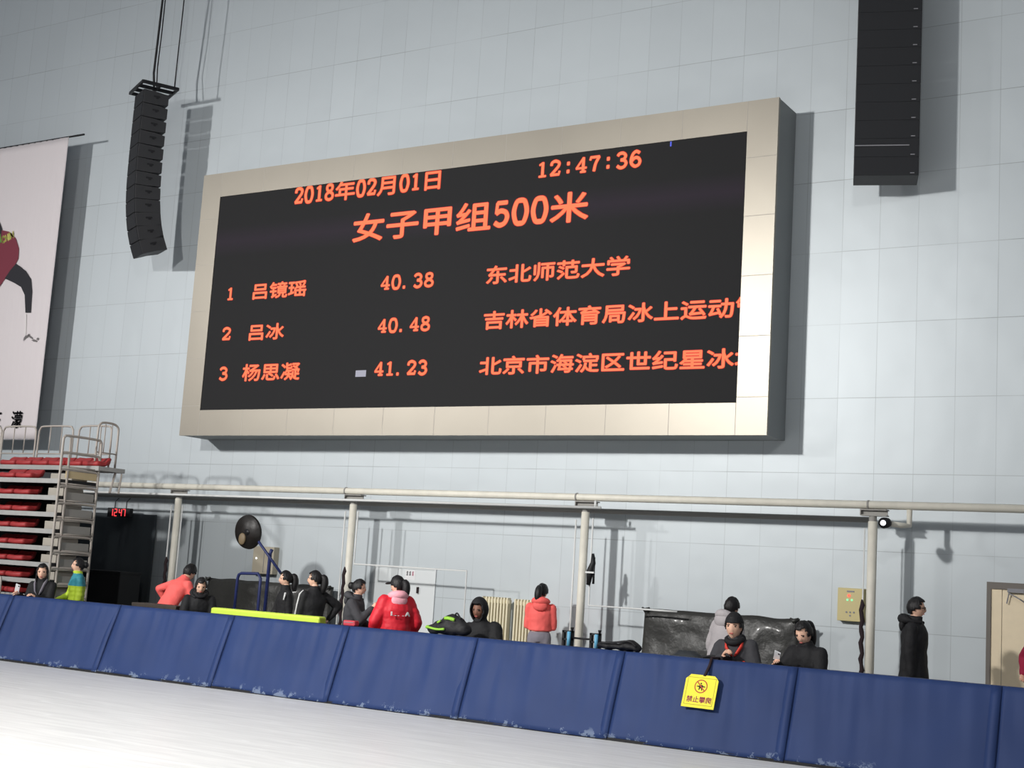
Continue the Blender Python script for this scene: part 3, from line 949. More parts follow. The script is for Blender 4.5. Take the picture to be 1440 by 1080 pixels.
a, b = P(154, 714, 16.4), P(184, 728, 16.4)
t = thing('digital_clock', 'small black wall clock glowing red 12 47 beside the stand', 'clock', ((a.x + b.x) / 2, 16.4 * K, b.z))
w, h = b.x - a.x, a.z - b.z
MB().box((0, 0, h / 2), (w, 0.08, h)).build('case', M['black'], t, bevel=0.006)
o = MB()
SEG = {'1': 'bc', '2': 'abged', '4': 'fgbc', '7': 'abc'}
gw, gh, th = 0.062, 0.125, 0.016
for x, c in ((-0.185, '1'), (-0.075, '2'), (0.05, '4'), (0.145, '7')):
    z = h / 2
    for sg in SEG[c]:
        bx = {'a': (x, z + gh / 2, gw, th), 'g': (x, z, gw, th), 'd': (x, z - gh / 2, gw, th), 'b': (x + gw / 2, z + gh / 4, th, gh / 2), 'c': (x + gw / 2, z - gh / 4, th, gh / 2), 'f': (x - gw / 2, z + gh / 4, th, gh / 2), 'e': (x - gw / 2, z - gh / 4, th, gh / 2)}[sg]
        o.box((bx[0], -0.042, bx[1]), (bx[2], 0.006, bx[3]))
o.build('led_digits', M['clock_red'], t)
for x in (-0.15, 0.15):
    MB().tube([(x, 0, h - 0.01), (x, 0, h + 0.12), (x, (16.47 - 16.4) * K, zt2 - t.location.z - 0.045)], 0.008, 6).build('hanger', M['black'], t)

for (xa, ya, xb, lab) in ((676, 838, 714, 'cream ribbed radiator on the wall behind the seated person'), (721, 842, 760, 'cream ribbed radiator on the wall behind the girl in coral')):
    a, b = P(xa, ya, 16.35), P(xb, ya + 3, 16.35)
    t = thing('radiator', lab, 'radiator', ((a.x + b.x) / 2, 16.42 * K, 0), 0, 'wall radiators')
    w = b.x - a.x
    o = MB()
    nr = 9
    for i in range(nr):
        x = -w / 2 + w * (i + 0.5) / nr
        o.box((x, 0, (a.z + 0.15) / 2), (w / nr * 0.62, 0.10, a.z - 0.15))
    o.build('column_sections', M['radiator'], t, bevel=0.012)
    o = MB().box((0, 0.01, a.z - 0.06), (w, 0.07, 0.06)).box((0, 0.01, 0.22), (w, 0.07, 0.06))
    o.build('header', M['radiator'], t)
    o = MB().box((-w * 0.3, 0.08, 0.09), (0.04, 0.05, 0.18)).box((w * 0.3, 0.08, 0.09), (0.04, 0.05, 0.18))
    o.build('foot', M['radiator'], t)

# ------------------------------------------------------------------ grey mats in clear film leaning on the wall


def wrapped_mat(c0, c1, thick, yy, label, lean=0.10, seed=0):
    a, b = P(*c0, yy), P(*c1, yy)
    w, h = b.x - a.x, a.z
    t = thing('wrapped_mat', label, 'mat', ((a.x + b.x) / 2, a.y + 0.02, 0), 0, 'wrapped mats leaning on the wall')
    o = MB()
    nx, nz = 44, 22
    rows = []
    for side in (0, 1):
        g = []
        for i in range(nz + 1):
            for j in range(nx + 1):
                u, v = j / nx, i / nz
                x = (u - 0.5) * w
                z = v * h
                puck = 0.03 * noise.noise(Vector((x * 1.7 + seed, z * 2.3, side * 9))) + 0.02 * noise.noise(Vector((x * 5 + seed, z * 6, 3 + side * 9)))
                edge = min(1, min(u, 1 - u) * 14, min(v, 1 - v) * 9)
                y = (puck - thick / 2) * (0.35 + 0.65 * edge) if side == 0 else thick / 2 * (0.35 + 0.65 * edge)
                z2 = z + (0.02 * noise.noise(Vector((x * 3 + seed, 7, 0))) if v == 1 else 0)
                g.append((x, y + v * lean, z2))
        rows.append(g)
    n1 = nx + 1
    q0 = [(i * n1 + j, i * n1 + j + 1, (i + 1) * n1 + j + 1, (i + 1) * n1 + j) for i in range(nz) for j in range(nx)]
    k = n1 * (nz + 1)
    fs = q0 + [tuple(reversed([v + k for v in f])) for f in q0]
    rim = [j for j in range(nx)] + [nx + i * n1 for i in range(nz)] + [nz * n1 + nx - j for j in range(nx)] + [(nz - i) * n1 for i in range(nz)]
    for i in range(len(rim)):
        p_, r_ = rim[i], rim[(i + 1) % len(rim)]
        fs.append((p_, p_ + k, r_ + k, r_))
    o.add(rows[0] + rows[1], fs)
    o.build('foam_board', M['wrap'], t, smooth=True)
    o = MB()
    for x in (-w / 2 + 0.03, w / 2 - 0.05):
        o.tube([(x - 0.05, -thick / 2 + lean - 0.01, h + 0.01), (x, -thick / 2 + lean - 0.02, h - 0.03), (x + 0.07, -thick / 2 + lean - 0.01, h + 0.01)], [0.01, 0.035, 0.012], 7)
    o.build('film_knot', M['wrap'], t, smooth=True)
    return t


wrapped_mat((903, 855), (1120, 869), 0.14, 16.15, 'dark grey mat in glossy film on the wall behind the man in the beanie', seed=3)
wrapped_mat((288, 812), (462, 822), 0.14, 16.3, 'dark grey wrapped mat leaning on the wall behind the blue trolley', seed=11)

# ------------------------------------------------------------------ black disc on its blue trolley
yd = 14.95
c = P(350.5, 748, yd)
t = thing('disc_trolley', 'black round disc on a tilted pole of a navy blue trolley', 'trolley', (c.x, c.y, 0))
rel = c - Vector(t.location)
rr = (P(350, 724, yd).z - P(350, 773, yd).z) / 2
Rd = Matrix.Translation(rel) @ Matrix.Rotation(math.radians(2), 4, 'Z') @ Matrix.Rotation(math.radians(8), 4, 'X')
o = MB()
prof = [(0.0, 0.06), (0.3, 0.055), (0.7, 0.04), (0.93, 0.015), (1.0, -0.012), (0.96, -0.05)]
rings = []
for f, d in prof:
    rings.append([Rd @ Vector((rr * 0.96 * max(f, 0.02) * math.cos(2 * math.pi * j / 32), d, rr * max(f, 0.02) * math.sin(2 * math.pi * j / 32))) for j in range(32)])
o.rings(rings)
dsk = o.build('disc', M['disc'], t, smooth=True)
MB().tube([Rd @ Vector((0.0, -0.055, 0)), Rd @ Vector((0.0, 0.03, 0))], 0.05, 12).build('hub', M['dark_steel'], dsk, smooth=True)
MB().ell(rel + Vector((-0.10, -0.04, -rr * 0.42)), (0.075, 0.03, 0.10)).build('worn_patch', M['bronze'], dsk, smooth=True)
L = Vector(t.location)
e1, e2 = P(364, 762, yd) - L, P(395, 806, yd) - L
MB().tube([e1 + Vector((-0.05, 0.06, 0.08)), e1, e2], 0.022, 8).build('tilted_pole', M['blue_steel'], t, smooth=True)
pj = P(377, 778, yd) - L
pb = Vector((pj.x, 0.05, 0.1))
MB().tube([pj + Vector((0.03, 0.05, 0.06)), pj + Vector((0, 0.05, 0)), Vector((pj.x - 0.02, 0.05, 0.05))], 0.028, 8).build('mast', M['blue_steel'], t, smooth=True)
h0, h1 = P(338, 806, yd) - L, P(370, 808, yd) - L
MB().tube([Vector((h0.x - 0.03, -0.05, 0.12)), h0 + Vector((0, -0.05, -0.08)), h0 + Vector((0.02, -0.05, -0.02)), h0 + Vector((0.07, -0.05, 0.0)), h1 + Vector((-0.06, -0.05, 0.01)), h1 + Vector((0, -0.05, -0.06)), Vector((h1.x, -0.05, 0.12))], 0.024, 8).build('handle', M['blue_steel'], t, smooth=True)
o = MB().box((h0.x / 2 + h1.x / 2, 0.0, 0.10), (h1.x - h0.x + 0.16, 0.5, 0.05))
o.build('platform', M['blue_steel'], t, bevel=0.01)
for x in (h0.x - 0.02, h1.x + 0.02):
    for y in (-0.2, 0.2):
        MB().tube([(x - 0.02, y, 0.045), (x + 0.02, y, 0.045)], 0.045, 12).build('caster', M['black'], t)

# ------------------------------------------------------------------ retractable seating stand at the left
DY = -0.27
XE = P(84, 671, 13.9 + DY).x
st = thing('seating_stand', 'folded telescopic stand with rows of red seats and grey guard rails', 'seating stand', (XE, (14.3 + DY) * K, 0))
off = Vector(st.location)
XL = -21.0 * K
rows = [P(0, y, 13.9 + DY).z / K for y in (671, 694, 717, 740, 763.5, 786.5, 810, 832, 855, 878)]
seat_px = [52, 49.5, 47, 44.5, 41.5, 40, 38, 36, 34, 32]


def seat_mesh():
    o = MB()
    w = 0.385
    prof = [(-0.10, 0.012), (-0.125, 0.04), (-0.115, 0.085), (-0.08, 0.10), (0.0, 0.085), (0.08, 0.10), (0.13, 0.16), (0.165, 0.175), (0.19, 0.155), (0.16, 0.06), (0.06, 0.015)]
    rs = []
    for u, sx in ((-0.5, 0.72), (-0.475, 0.94), (-0.42, 1.0), (0, 1.0), (0.42, 1.0), (0.475, 0.94), (0.5, 0.72)):
        rs.append([(u * w, 0.03 + (y - 0.03) * sx, 0.06 + (z - 0.06) * sx - (0.008 if abs(u) < 0.1 else 0)) for y, z in prof])
    o.rings(rs)
    return o


proto = None


def seat(x, y, z):
    global proto
    if proto is None:
        proto = seat_mesh().build('seat', M['red_seat'], st, smooth=True)
        proto.location = Vector((x, y, z)) - off
    else:
        c = proto.copy()
        COL.objects.link(c)
        c.parent = st
        c.location = Vector((x, y, z)) - off


zt = P(0, 653, 14.5 + DY).z
xt = P(139, 655, 14.5 + DY).x
o = MB()
o.box2((XL, (14.5 + DY) * K, zt - 0.075), (xt, (14.5 + DY) * K + 0.02, zt), 0)
o.box2((XL, (14.5 + DY) * K + 0.02, zt - 0.07), (xt, (15.02 + DY) * K, zt - 0.002), 0)
xpl = P(170, 660, 15.0 + DY).x
o.tube([(xt - 0.05, (14.8 + DY) * K, zt - 0.42), (xt - 0.08, (14.9 + DY) * K, zt - 0.08)], 0.02, 6, 2)
o.tube([(xt - 0.02, (14.95 + DY) * K, zt - 0.42), (xt - 0.02, (14.98 + DY) * K, zt - 0.08)], 0.016, 6, 2)
o.build('deck', [M['nosing'], M['deck_under'], M['rail']], st, off=off)
x = P(146, 648, 14.62 + DY).x - 0.2
while x > XL + 3.0:
    seat(x, (14.62 + DY) * K, zt - 0.01)
    x -= 0.418
for k, z in enumerate(rows):
    z *= K
    o = MB()
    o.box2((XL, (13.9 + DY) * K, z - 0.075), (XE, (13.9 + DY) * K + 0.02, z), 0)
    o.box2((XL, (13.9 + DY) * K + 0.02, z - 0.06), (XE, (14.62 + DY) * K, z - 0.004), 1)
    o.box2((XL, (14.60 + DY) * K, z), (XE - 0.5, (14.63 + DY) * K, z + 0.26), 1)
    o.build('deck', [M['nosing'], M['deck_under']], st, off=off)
    xs = P(seat_px[k], 664 + 22.8 * k, 14.05 + DY).x - 0.2
    n = 0
    while xs > XL + 3.4:
        seat(xs, (14.05 + DY) * K, z - 0.005)
        xs -= 0.425
    if k == 0:
        MB().box2((XE - 0.62, (14.2 + DY) * K, z), (XE - 0.1, (14.5 + DY) * K, z + 0.11)).build('step_block', M['beige_step'], st, off=off, bevel=0.01)
        MB().box2((XE + 0.02, (13.98 + DY) * K, z + 0.02), (XE + 0.05, (14.55 + DY) * K, z + 0.17)).build('side_board', mat('tan_board', s(196, 178, 140), 0.6), st, off=off)
    else:
        o = MB().box2((XE - 0.40, (14.02 + DY) * K, z), (XE - 0.04, (14.40 + DY) * K, z + 0.13)).box2((XE - 0.36, (14.08 + DY) * K, z + 0.13), (XE - 0.04, (14.40 + DY) * K, z + 0.165))
        o.build('step_block', M['beige_step'], st, off=off, bevel=0.008)
    # guard rail at the open end of the row
    xr = XE + 0.045
    y0, y1 = (13.86 + DY) * K, (14.58 + DY) * K
    top = z + 0.70
    o = MB()
    o.tube(spline([(xr, y0, z - 0.1), (xr, y0, top - 0.12), (xr, y0 + 0.02, top - 0.03), (xr, y0 + 0.10, top), (xr, y1 - 0.10, top), (xr, y1 - 0.02, top - 0.03), (xr, y1, top - 0.14), (xr, y1, z - 0.36)], 3), 0.021, 7)
    o.tube([(xr, y0 + 0.005, z + 0.42), (xr, y1, z + 0.42)], 0.015, 6)
    o.tube([(xr, y0 + 0.005, z + 0.20), (xr, y1, z + 0.20)], 0.014, 6)
    o.tube([(xr, y0 + 0.16, z - 0.1), (xr, y0 + 0.15, top)], 0.018, 6)
    o.build('guard_rail', M['rail'], st, smooth=True, off=off)
    if k > 0:
        o = MB().box2((XE + 0.012, (14.0 + DY) * K, z - 0.06), (XE + 0.03, (14.55 + DY) * K, z + 0.07))
        o.build('end_plate', M['pipe_grey'], st, off=off)
# back rail panels on the top row
yb = 14.95 + DY
zb, ztop = P(60, 638, yb).z, P(80, 599.5, yb).z
for xa, xb in ((-60, -5), (-3, 3.5), (5.5, 52), (56, 104), (112, 158)):
    a, b = P(xa, 600, yb).x, P(xb, 600, yb).x
    if xb == 3.5:
        a = b - 0.9
    if xb == -5:
        b = P(3.5, 600, yb).x - 0.96
        a = b - 0.9
    y = yb * K
    o = MB()
    o.tube(spline([(a, y, zt - 0.02), (a, y, ztop - 0.16), (a + 0.03, y, ztop - 0.04), (a + 0.14, y, ztop), (b - 0.14, y, ztop), (b - 0.03, y, ztop - 0.04), (b, y, ztop - 0.16), (b, y, zt - 0.02)], 3), 0.017, 7)
    o.tube([(a, y, zb), (b, y, zb)], 0.012, 6)
    for f in (0.34, 0.67):
        o.tube([(a + (b - a) * f, y, zb), (a + (b - a) * f, y, ztop)], 0.010, 6)
    o.build('back_rail', M['rail'], st, smooth=True, off=off)
xs = P(166, 606, 14.97 + DY).x
o = MB()
y0, y1 = (14.58 + DY) * K, (14.98 + DY) * K
o.tube(spline([(xs, y0, zt - 0.02), (xs, y0, ztop - 0.14), (xs, y0 + 0.03, ztop - 0.02), (xs, y0 + 0.12, ztop + 0.02), (xs, y1 - 0.12, ztop + 0.02), (xs, y1 - 0.02, ztop - 0.03), (xs, y1, ztop - 0.16), (xs, y1, zt - 0.02)], 3), 0.019, 7)
for f in (0.35, 0.68):
    o.tube([(xs, y0 + (y1 - y0) * f, zb), (xs, y0 + (y1 - y0) * f, ztop)], 0.010, 6)
o.tube([(xs, y0, zb), (xs, y1, zb)], 0.012, 6)
o.build('end_rail', M['rail'], st, smooth=True, off=off)
o = MB()
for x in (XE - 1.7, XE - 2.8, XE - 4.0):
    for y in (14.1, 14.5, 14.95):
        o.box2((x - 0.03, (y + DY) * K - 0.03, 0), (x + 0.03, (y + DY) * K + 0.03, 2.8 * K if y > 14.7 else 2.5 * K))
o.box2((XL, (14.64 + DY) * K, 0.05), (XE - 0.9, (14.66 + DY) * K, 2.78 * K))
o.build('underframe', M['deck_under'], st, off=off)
# low white loop of rail at the left edge
a = P(2, 812, 13.5)
o = MB().tube(spline([(a.x - 0.5, a.y, 0.0), (a.x - 0.5, a.y, a.z - 0.15), (a.x - 0.42, a.y, a.z), (a.x - 0.08, a.y, a.z), (a.x + 0.0, a.y, a.z - 0.12), (a.x + 0.0, a.y, 0.0)], 4), 0.018, 8)
tag(o.build('barrier_hoop', M['rail'], smooth=True, off=Vector((a.x, a.y, 0))), 'pale bent tube hoop at the left edge before the red seats', 'rail')

# dark crate beside the stand; its black also stands in for shade
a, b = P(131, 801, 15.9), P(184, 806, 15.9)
t = thing('crate', 'black crate, its black also standing in for shade, between the stand and the leftmost column', 'crate', ((a.x + b.x) / 2, 15.9 * K, 0))
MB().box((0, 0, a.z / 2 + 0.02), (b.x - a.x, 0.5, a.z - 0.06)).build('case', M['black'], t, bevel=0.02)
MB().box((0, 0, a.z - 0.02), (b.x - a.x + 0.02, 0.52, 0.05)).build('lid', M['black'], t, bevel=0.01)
# added dark sheet standing in for the stand's shadow on the wall
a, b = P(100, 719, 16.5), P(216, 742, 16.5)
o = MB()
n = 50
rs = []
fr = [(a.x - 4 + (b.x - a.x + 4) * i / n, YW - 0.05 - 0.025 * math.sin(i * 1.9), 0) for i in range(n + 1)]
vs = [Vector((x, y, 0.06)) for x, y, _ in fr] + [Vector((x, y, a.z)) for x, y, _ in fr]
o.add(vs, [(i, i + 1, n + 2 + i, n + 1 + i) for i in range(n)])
cu = tag(o.build('shade_sheet', mat('dark_grey_shade', s(66, 72, 76), 0.85), smooth=True, off=Vector((b.x, YW - 0.05, 0))), 'dark grey sheet standing in for the shade on the wall behind the stand', 'shade_sheet')
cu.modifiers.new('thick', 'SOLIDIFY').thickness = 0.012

# ------------------------------------------------------------------ padded barrier along the ice
seams = [-19.9, -18.0, -15.98, -13.86, -11.86, -10.06, -8.275, -6.47, -4.62, -2.74, -0.9]
YT, YBm, ZT = 12.85 * K, 12.54 * K, 0.868 * K
padlab = ['at the far left, before the bent hoop', 'under the woman with the phone and yellow jacket', 'under the leftmost column, right of the yellow jacket', 'under the person in coral leaning over', 'under the lime rail and the two black jackets',
          'under the grey and red padded jackets', 'under the black bundled figure and the coral hoodie', 'with the yellow sign hung on it', 'under the person looking at a phone and the long black coat', 'at the right end, mostly out of the picture']
for i in range(len(seams) - 1):
    x0, x1 = seams[i] * K + 0.004, seams[i + 1] * K - 0.004
    w = x1 - x0
    lab = 'navy blue crash pad ' + (padlab[i] if i < len(padlab) else '')
    t = thing('crash_pad', lab, 'pad', ((x0 + x1) / 2, 13.0 * K, 0), 0, 'navy crash pads along the rink')
    off = Vector(t.location)
    nx, nz = 56, 18
    g = []
    for r in range(nz + 1):
        v = r / nz
        for c in range(nx + 1):
            u = c / nx
            x = x0 + w * u
            edge = min(1, min(u, 1 - u) * 18)
            f = 0.030 * noise.noise(Vector((x * 4.5 + i * 7, v * 0.7, 0))) * (0.35 + v) + 0.034 * noise.noise(Vector((x * 1.2 + v * 1.6, v * 1.3, i * 3.1)))
            f += 0.020 * v * noise.noise(Vector((x * 11 + v, v * 0.5, 5)))
            bul = 0.010 * math.sin(math.pi * v)
            y = YBm + (YT - YBm) * v - (f + bul) * edge + (1 - edge) * 0.006
            g.append((x, y, 0.012 + (ZT - 0.012) * v))
    n1 = nx + 1
    fs = [(r * n1 + c, r * n1 + c + 1, (r + 1) * n1 + c + 1, (r + 1) * n1 + c) for r in range(nz) for c in range(nx)]
    o = MB()
    k = len(g)
    yb_ = 13.05 * K
    bk = [(x0 + w * c / nx, yb_, 0.012) for c in range(nx + 1)] + [(x0 + w * c / nx, yb_, ZT - 0.004) for c in range(nx + 1)]
    tt = nz * n1
    for c in range(nx):
        fs.append((tt + c, tt + c + 1, k + n1 + c + 1, k + n1 + c))
        fs.append((k + n1 + c, k + n1 + c + 1, k + c + 1, k + c))
        fs.append((c + 1, c, k + c, k + c + 1))
    fs.append(tuple([r * n1 for r in range(nz + 1)] + [k + n1, k]))
    fs.append(tuple([r * n1 + nx for r in range(nz, -1, -1)] + [k + nx, k + n1 + nx]))
    o.add(g + bk, fs)
    o.build('cover', M['pad'], t, smooth=True, off=off)
    o = MB()
    for c in range(nx):
        pass
    o.box2((x0, YBm + 0.0, 0.0), (x1, YBm + 0.05, 0.03))
    o.build('base_strip', M['black'], t, off=off)
    # joint flap over the seam on the right
    fl = MB()
    xs = x1 - 0.10
    n = 10
    vs = []
    for r in range(n + 1):
        v = r / n
        y = YBm + (YT - YBm) * v - 0.004 - 0.010 * math.sin(math.pi * v)
        vs += [Vector((xs, y, 0.02 + (ZT - 0.02) * v)), Vector((xs + 0.10, y, 0.02 + (ZT - 0.02) * v))]
    fl.add(vs, [(2 * r, 2 * r + 1, 2 * r + 3, 2 * r + 2) for r in range(n)])
    f_ = fl.build('joint_flap', M['pad'], t, smooth=True, off=off)
    f_.modifiers.new('thick', 'SOLIDIFY').thickness = 0.008

# yellow sign hung over the barrier
sg = [P(968, 946, 12.70), P(1013.5, 951, 12.70), P(1006.5, 999, 12.70), P(959, 992.5, 12.70)]
cen = (sg[0] + sg[1] + sg[2] + sg[3]) / 4
t = thing('warning_sign', 'yellow hanging warning sign with a barred figure and four purple characters', 'sign', cen)
ux = (sg[1] - sg[0]).normalized()
w, h = (sg[1] - sg[0]).length, (sg[0] - sg[3]).length
slope = Vector((0, YT - YBm, ZT)).normalized()
uz = slope
uz = (uz - ux * ux.dot(uz)).normalized()
nn = ux.cross(uz).normalized()          # away from the viewer or towards; make it face -Y
if nn.y > 0:
    nn = -nn
# place the card just clear of the pad face
y_face = YBm + (YT - YBm) * (cen.z / ZT)
t.location = Vector((cen.x, y_face - 0.085, cen.z))
ct = 0.05
card = [(-w / 2 + ct, h / 2), (w / 2 - ct, h / 2), (w / 2 - ct * 0.4, h / 2 - ct * 0.5), (w / 2, h / 2 - ct), (w / 2, -h / 2), (-w / 2, -h / 2), (-w / 2, h / 2 - ct), (-w / 2 + ct * 0.6, h / 2 - ct * 0.5)]
L2 = lambda a, b, e=0.0: ux * a + uz * b + nn * e
MB().poly([L2(a, b) for a, b in card], 0, -nn * 0.006).build('card', M['yellow'], t)
o = MB()
for a0, b0, a1, b1 in ((-w / 2 + .025, -h / 2 + .03, w / 2 - .025, -h / 2 + .034), (-w / 2 + .025, h / 2 - .035, w / 2 - .025, h / 2 - .031), (-w / 2 + .025, -h / 2 + .03, -w / 2 + .029, h / 2 - .033), (w / 2 - .029, -h / 2 + .03, w / 2 - .025, h / 2 - .033)):
    o.poly([L2(a0, b0, .001), L2(a1, b0, .001), L2(a1, b1, .001), L2(a0, b1, .001)])
o.build('border_line', M['sign_line'], t)
o = MB()
cz = 0.055
R1, R0 = 0.075, 0.064
for j in range(32):
    a0, a1 = 2 * math.pi * j / 32, 2 * math.pi * (j + 1) / 32
    o.poly([L2(R0 * math.cos(a0), cz + R0 * math.sin(a0), .0015), L2(R1 * math.cos(a0), cz + R1 * math.sin(a0), .0015), L2(R1 * math.cos(a1), cz + R1 * math.sin(a1), .0015), L2(R0 * math.cos(a1), cz + R0 * math.sin(a1), .0015)], 0)
r2 = R0 * 0.7071
o.poly([L2(-r2 - .004, cz + r2 - .004, .002), L2(-r2 + .004, cz + r2 + .004, .002), L2(r2 + .004, cz - r2 + .004, .002), L2(r2 - .004, cz - r2 - .004, .002)], 0)
for pts in ([(-.05, .002), (-.018, .006), (-.018, -.010), (-.05, -.006)], [(.05, .002), (.018, .006), (.018, -.010), (.05, -.006)], [(-.022, .016), (.022, .016), (.02, -.022), (-.02, -.022)], [(-.02, -.02), (-.004, -.02), (-.016, -.042), (-.026, -.036)], [(.02, -.02), (.004, -.02), (.012, -.046), (.022, -.044)], [(-.009, .022), (.003, .022), (.006, .032), (-.003, .042), (-.012, .034)]):
    o.poly([L2(a, cz + b, .001) for a, b in pts], 1)
o.build('pictogram', [M['sign_red'], M['ink']], t)
o = MB()
flat_text('禁止攀爬', L2(-0.142, -0.118), ux, uz, 0.072, 1.02, nn * 0.0015, 0, o, bold=0.02)
o.build('lettering', M['sign_text'], t)
tl = Vector(t.location)
top = Vector((tl.x + 0.01, YT + 0.05, ZT + 0.012)) - tl
MB().tube([L2(0.02, h / 2 - 0.01, 0.0), Vector((0.035, YT - 0.055 - tl.y, ZT - 0.06 - tl.z)), Vector((0.04, YT - 0.02 - tl.y, ZT + 0.018 - tl.z)), Vector((0.05, YT + 0.16 - tl.y, ZT + 0.018 - tl.z)), Vector((0.05, 13.08 * K - tl.y, ZT - 0.3 - tl.z))], 0.016, 6).build('cord', M['strap'], t, smooth=True)

# ------------------------------------------------------------------ things on and behind the barrier
a, b = P(302, 854, 13.2), P(454, 872, 13.2)
t = thing('padded_rail', 'lime green padded rail behind the barrier below the two black jackets', 'rail', ((a.x + b.x) / 2, a.y, 0))
ln = b.x - a.x
MB().box((0, 0, a.z - 0.07), (ln, 0.16, 0.14)).build('pad', M['lime'], t, bevel=0.025)
for x in (-ln / 2 + 0.2, 0, ln / 2 - 0.2):
    MB().box((x, 0, (a.z - 0.14) / 2), (0.06, 0.06, a.z - 0.14)).build('leg', M['dark_steel'], t)
a, b = P(196, 847, 13.27), P(258, 855, 13.27)
t = thing('table', 'dark wooden table top behind the barrier below the person in coral', 'table', ((a.x + b.x) / 2, a.y, 0))
ln = b.x - a.x
MB().box((0, 0, a.z - 0.03), (ln, 0.3, 0.06)).build('table_top', M['brown_wood'], t, bevel=0.008)
for x in (-ln / 2 + 0.08, ln / 2 - 0.08):
    for y in (-0.11, 0.11):
        MB().box((x, y, (a.z - 0.06) / 2), (0.05, 0.05, a.z - 0.06)).build('leg', M['brown_wood'], t)


def lump(pts, seed=0, amp=0.02, sc=7):
    """soft bag shape: list of ellipsoids merged into one skin"""
    o = MB()
    for c, r in pts:
        o.ell(c, r, 16, 10)
    me = o.mesh('lump', M['bag'])
    return remesh(me, 0.018, amp, sc, seed)


def remesh(me, vox, amp=0.0, sc=7, seed=0, quilt=0.0, qstep=0.075, smooth=3):
    ob = bpy.data.objects.new('tmp', me)
    COL.objects.link(ob)
    r = ob.modifiers.new('r', 'REMESH')
    r.mode = 'VOXEL'
    r.voxel_size = vox
    sm_ = ob.modifiers.new('s', 'SMOOTH')
    sm_.factor = 0.5
    sm_.iterations = smooth
    dg = bpy.context.evaluated_depsgraph_get()
    out = bpy.data.meshes.new_from_object(ob.evaluated_get(dg))
    bpy.data.objects.remove(ob)
    bpy.data.meshes.remove(me)
    if amp or quilt:
        nr = [v.normal.copy() for v in out.vertices]
        for v, n in zip(out.vertices, nr):
            d = amp * noise.noise(v.co * sc + Vector((seed * 3.7, 0, 0))) + 0.5 * amp * noise.noise(v.co * sc * 2.3 + Vector((0, seed, 0)))
            if quilt:
                d += quilt * (abs(math.sin(math.pi * v.co.z / qstep)) - 0.6)
            v.co += n * d
    return out


def mesh_ob(name, me, mats, parent=None, smooth=True):
    me.materials.clear()
    for m_ in (mats if isinstance(mats, (list, tuple)) else [mats]):
        me.materials.append(m_)
    if smooth:
        me.polygons.foreach_set('use_smooth', [True] * len(me.polygons))
    o = bpy.data.objects.new(name, me)
    COL.objects.link(o)
    if parent:
        o.parent = parent
    return o


# low bench behind the barrier that carries the bags and the seated figure
a = P(655, 893, 13.6)
t = thing('bench', 'plain dark bench behind the barrier under the bundled figure and black backpack', 'bench', (a.x, 13.62 * K, 0))
MB().box((0, 0, 0.46), (1.3, 0.42, 0.05)).build('seat_board', M['brown_wood'], t, bevel=0.01)
for x in (-0.55, 0.55):
    MB().box((x, 0, 0.2175), (0.06, 0.36, 0.435)).build('leg', M['dark_steel'], t)

# black backpack with green trim, propped on the barrier top
a = P(634, 886, 13.02)
t = thing('backpack', 'black backpack with lime green trim lying on the barrier beside the bundled figure', 'bag', (a.x, 12.98 * K, ZT))
mesh_ob('body', lump([((0.0, 0, 0.09), (0.24, 0.13, 0.10)), ((0.06, 0, 0.15), (0.17, 0.11, 0.10)), ((-0.18, 0, 0.06), (0.12, 0.11, 0.065)), ((0.2, 0, 0.08), (0.12, 0.1, 0.08))], 3), M['bag'], t)
o = MB().tube(spline([(-0.28, -0.08, 0.07), (-0.22, -0.12, 0.075), (-0.1, -0.13, 0.06), (0.02, -0.135, 0.07)], 4), 0.014, 6)
o.tube(spline([(0.0, -0.10, 0.20), (0.06, -0.115, 0.205), (0.14, -0.10, 0.19)], 4), 0.022, 6)
o.tube(spline([(-0.1, -0.115, 0.14), (-0.05, -0.12, 0.17)], 3), 0.012, 6)
o.ell((-0.27, -0.05, 0.075), (0.035, 0.06, 0.025))
o.build('trim', M['bag_green'], t, smooth=True)
o = MB().tube(spline([(0.1, -0.05, 0.23), (0.14, -0.05, 0.27), (0.2, -0.05, 0.2)], 4), 0.012, 6)
o.build('carry_loop', M['bag'], t, smooth=True)

# black skate rack with light blue tubes
a, b = P(791, 886, 13.35), P(846, 914, 13.35)
t = thing('skate_rack', 'black and light blue skate clamp standing in front of the column with the bundle', 'rack', ((a.x + b.x) / 2, 13.35 * K, 0))
L = Vector(t.location)
o = MB()
zb2 = 0.86
for xa, xb, zt_ in ((792.5, 806, 886), (831, 844.5, 890)):
    xx0, xx1 = P(xa, zt_, 13.35).x - L.x, P(xb, zt_, 13.35).x - L.x
    z1 = P(xa, zt_, 13.35).z
    z0 = z1 - 0.21
    f = MB()
    f.box2((xx0, -0.03, z0), (xx0 + 0.025, 0.03, z1)).box2((xx1 - 0.025, -0.03, z0), (xx1, 0.03, z1))
    f.box2((xx0, -0.03, z1 - 0.022), (xx1, 0.03, z1)).box2((xx0, -0.03, z0), (xx1, 0.03, z0 + 0.022)).box2((xx0, -0.03, (z0 + z1) / 2 - 0.01), (xx1, 0.03, (z0 + z1) / 2 + 0.01))
    f.tube([(xx1 - 0.012, 0, z1), (xx1 - 0.012, 0, z1 + 0.04)], [0.012, 0.022], 8)
    fr_ = f.build('clamp_frame', M['black'], t)
    MB().tube([(xx1 - 0.028, -0.045, z0 + 0.015), (xx1 - 0.028, -0.045, z1 - 0.01)], 0.022, 10).build('tube', M['sky_plastic'], fr_, smooth=True)
    MB().box2((xx0 + 0.02, -0.01, 0.0), (xx0 + 0.05, 0.02, z0 + 0.01)).build('leg', M['black'], t)
    MB().box2((xx0 - 0.1, -0.2, 0.0), (xx0 + 0.17, 0.2, 0.03)).build('foot', M['black'], t)
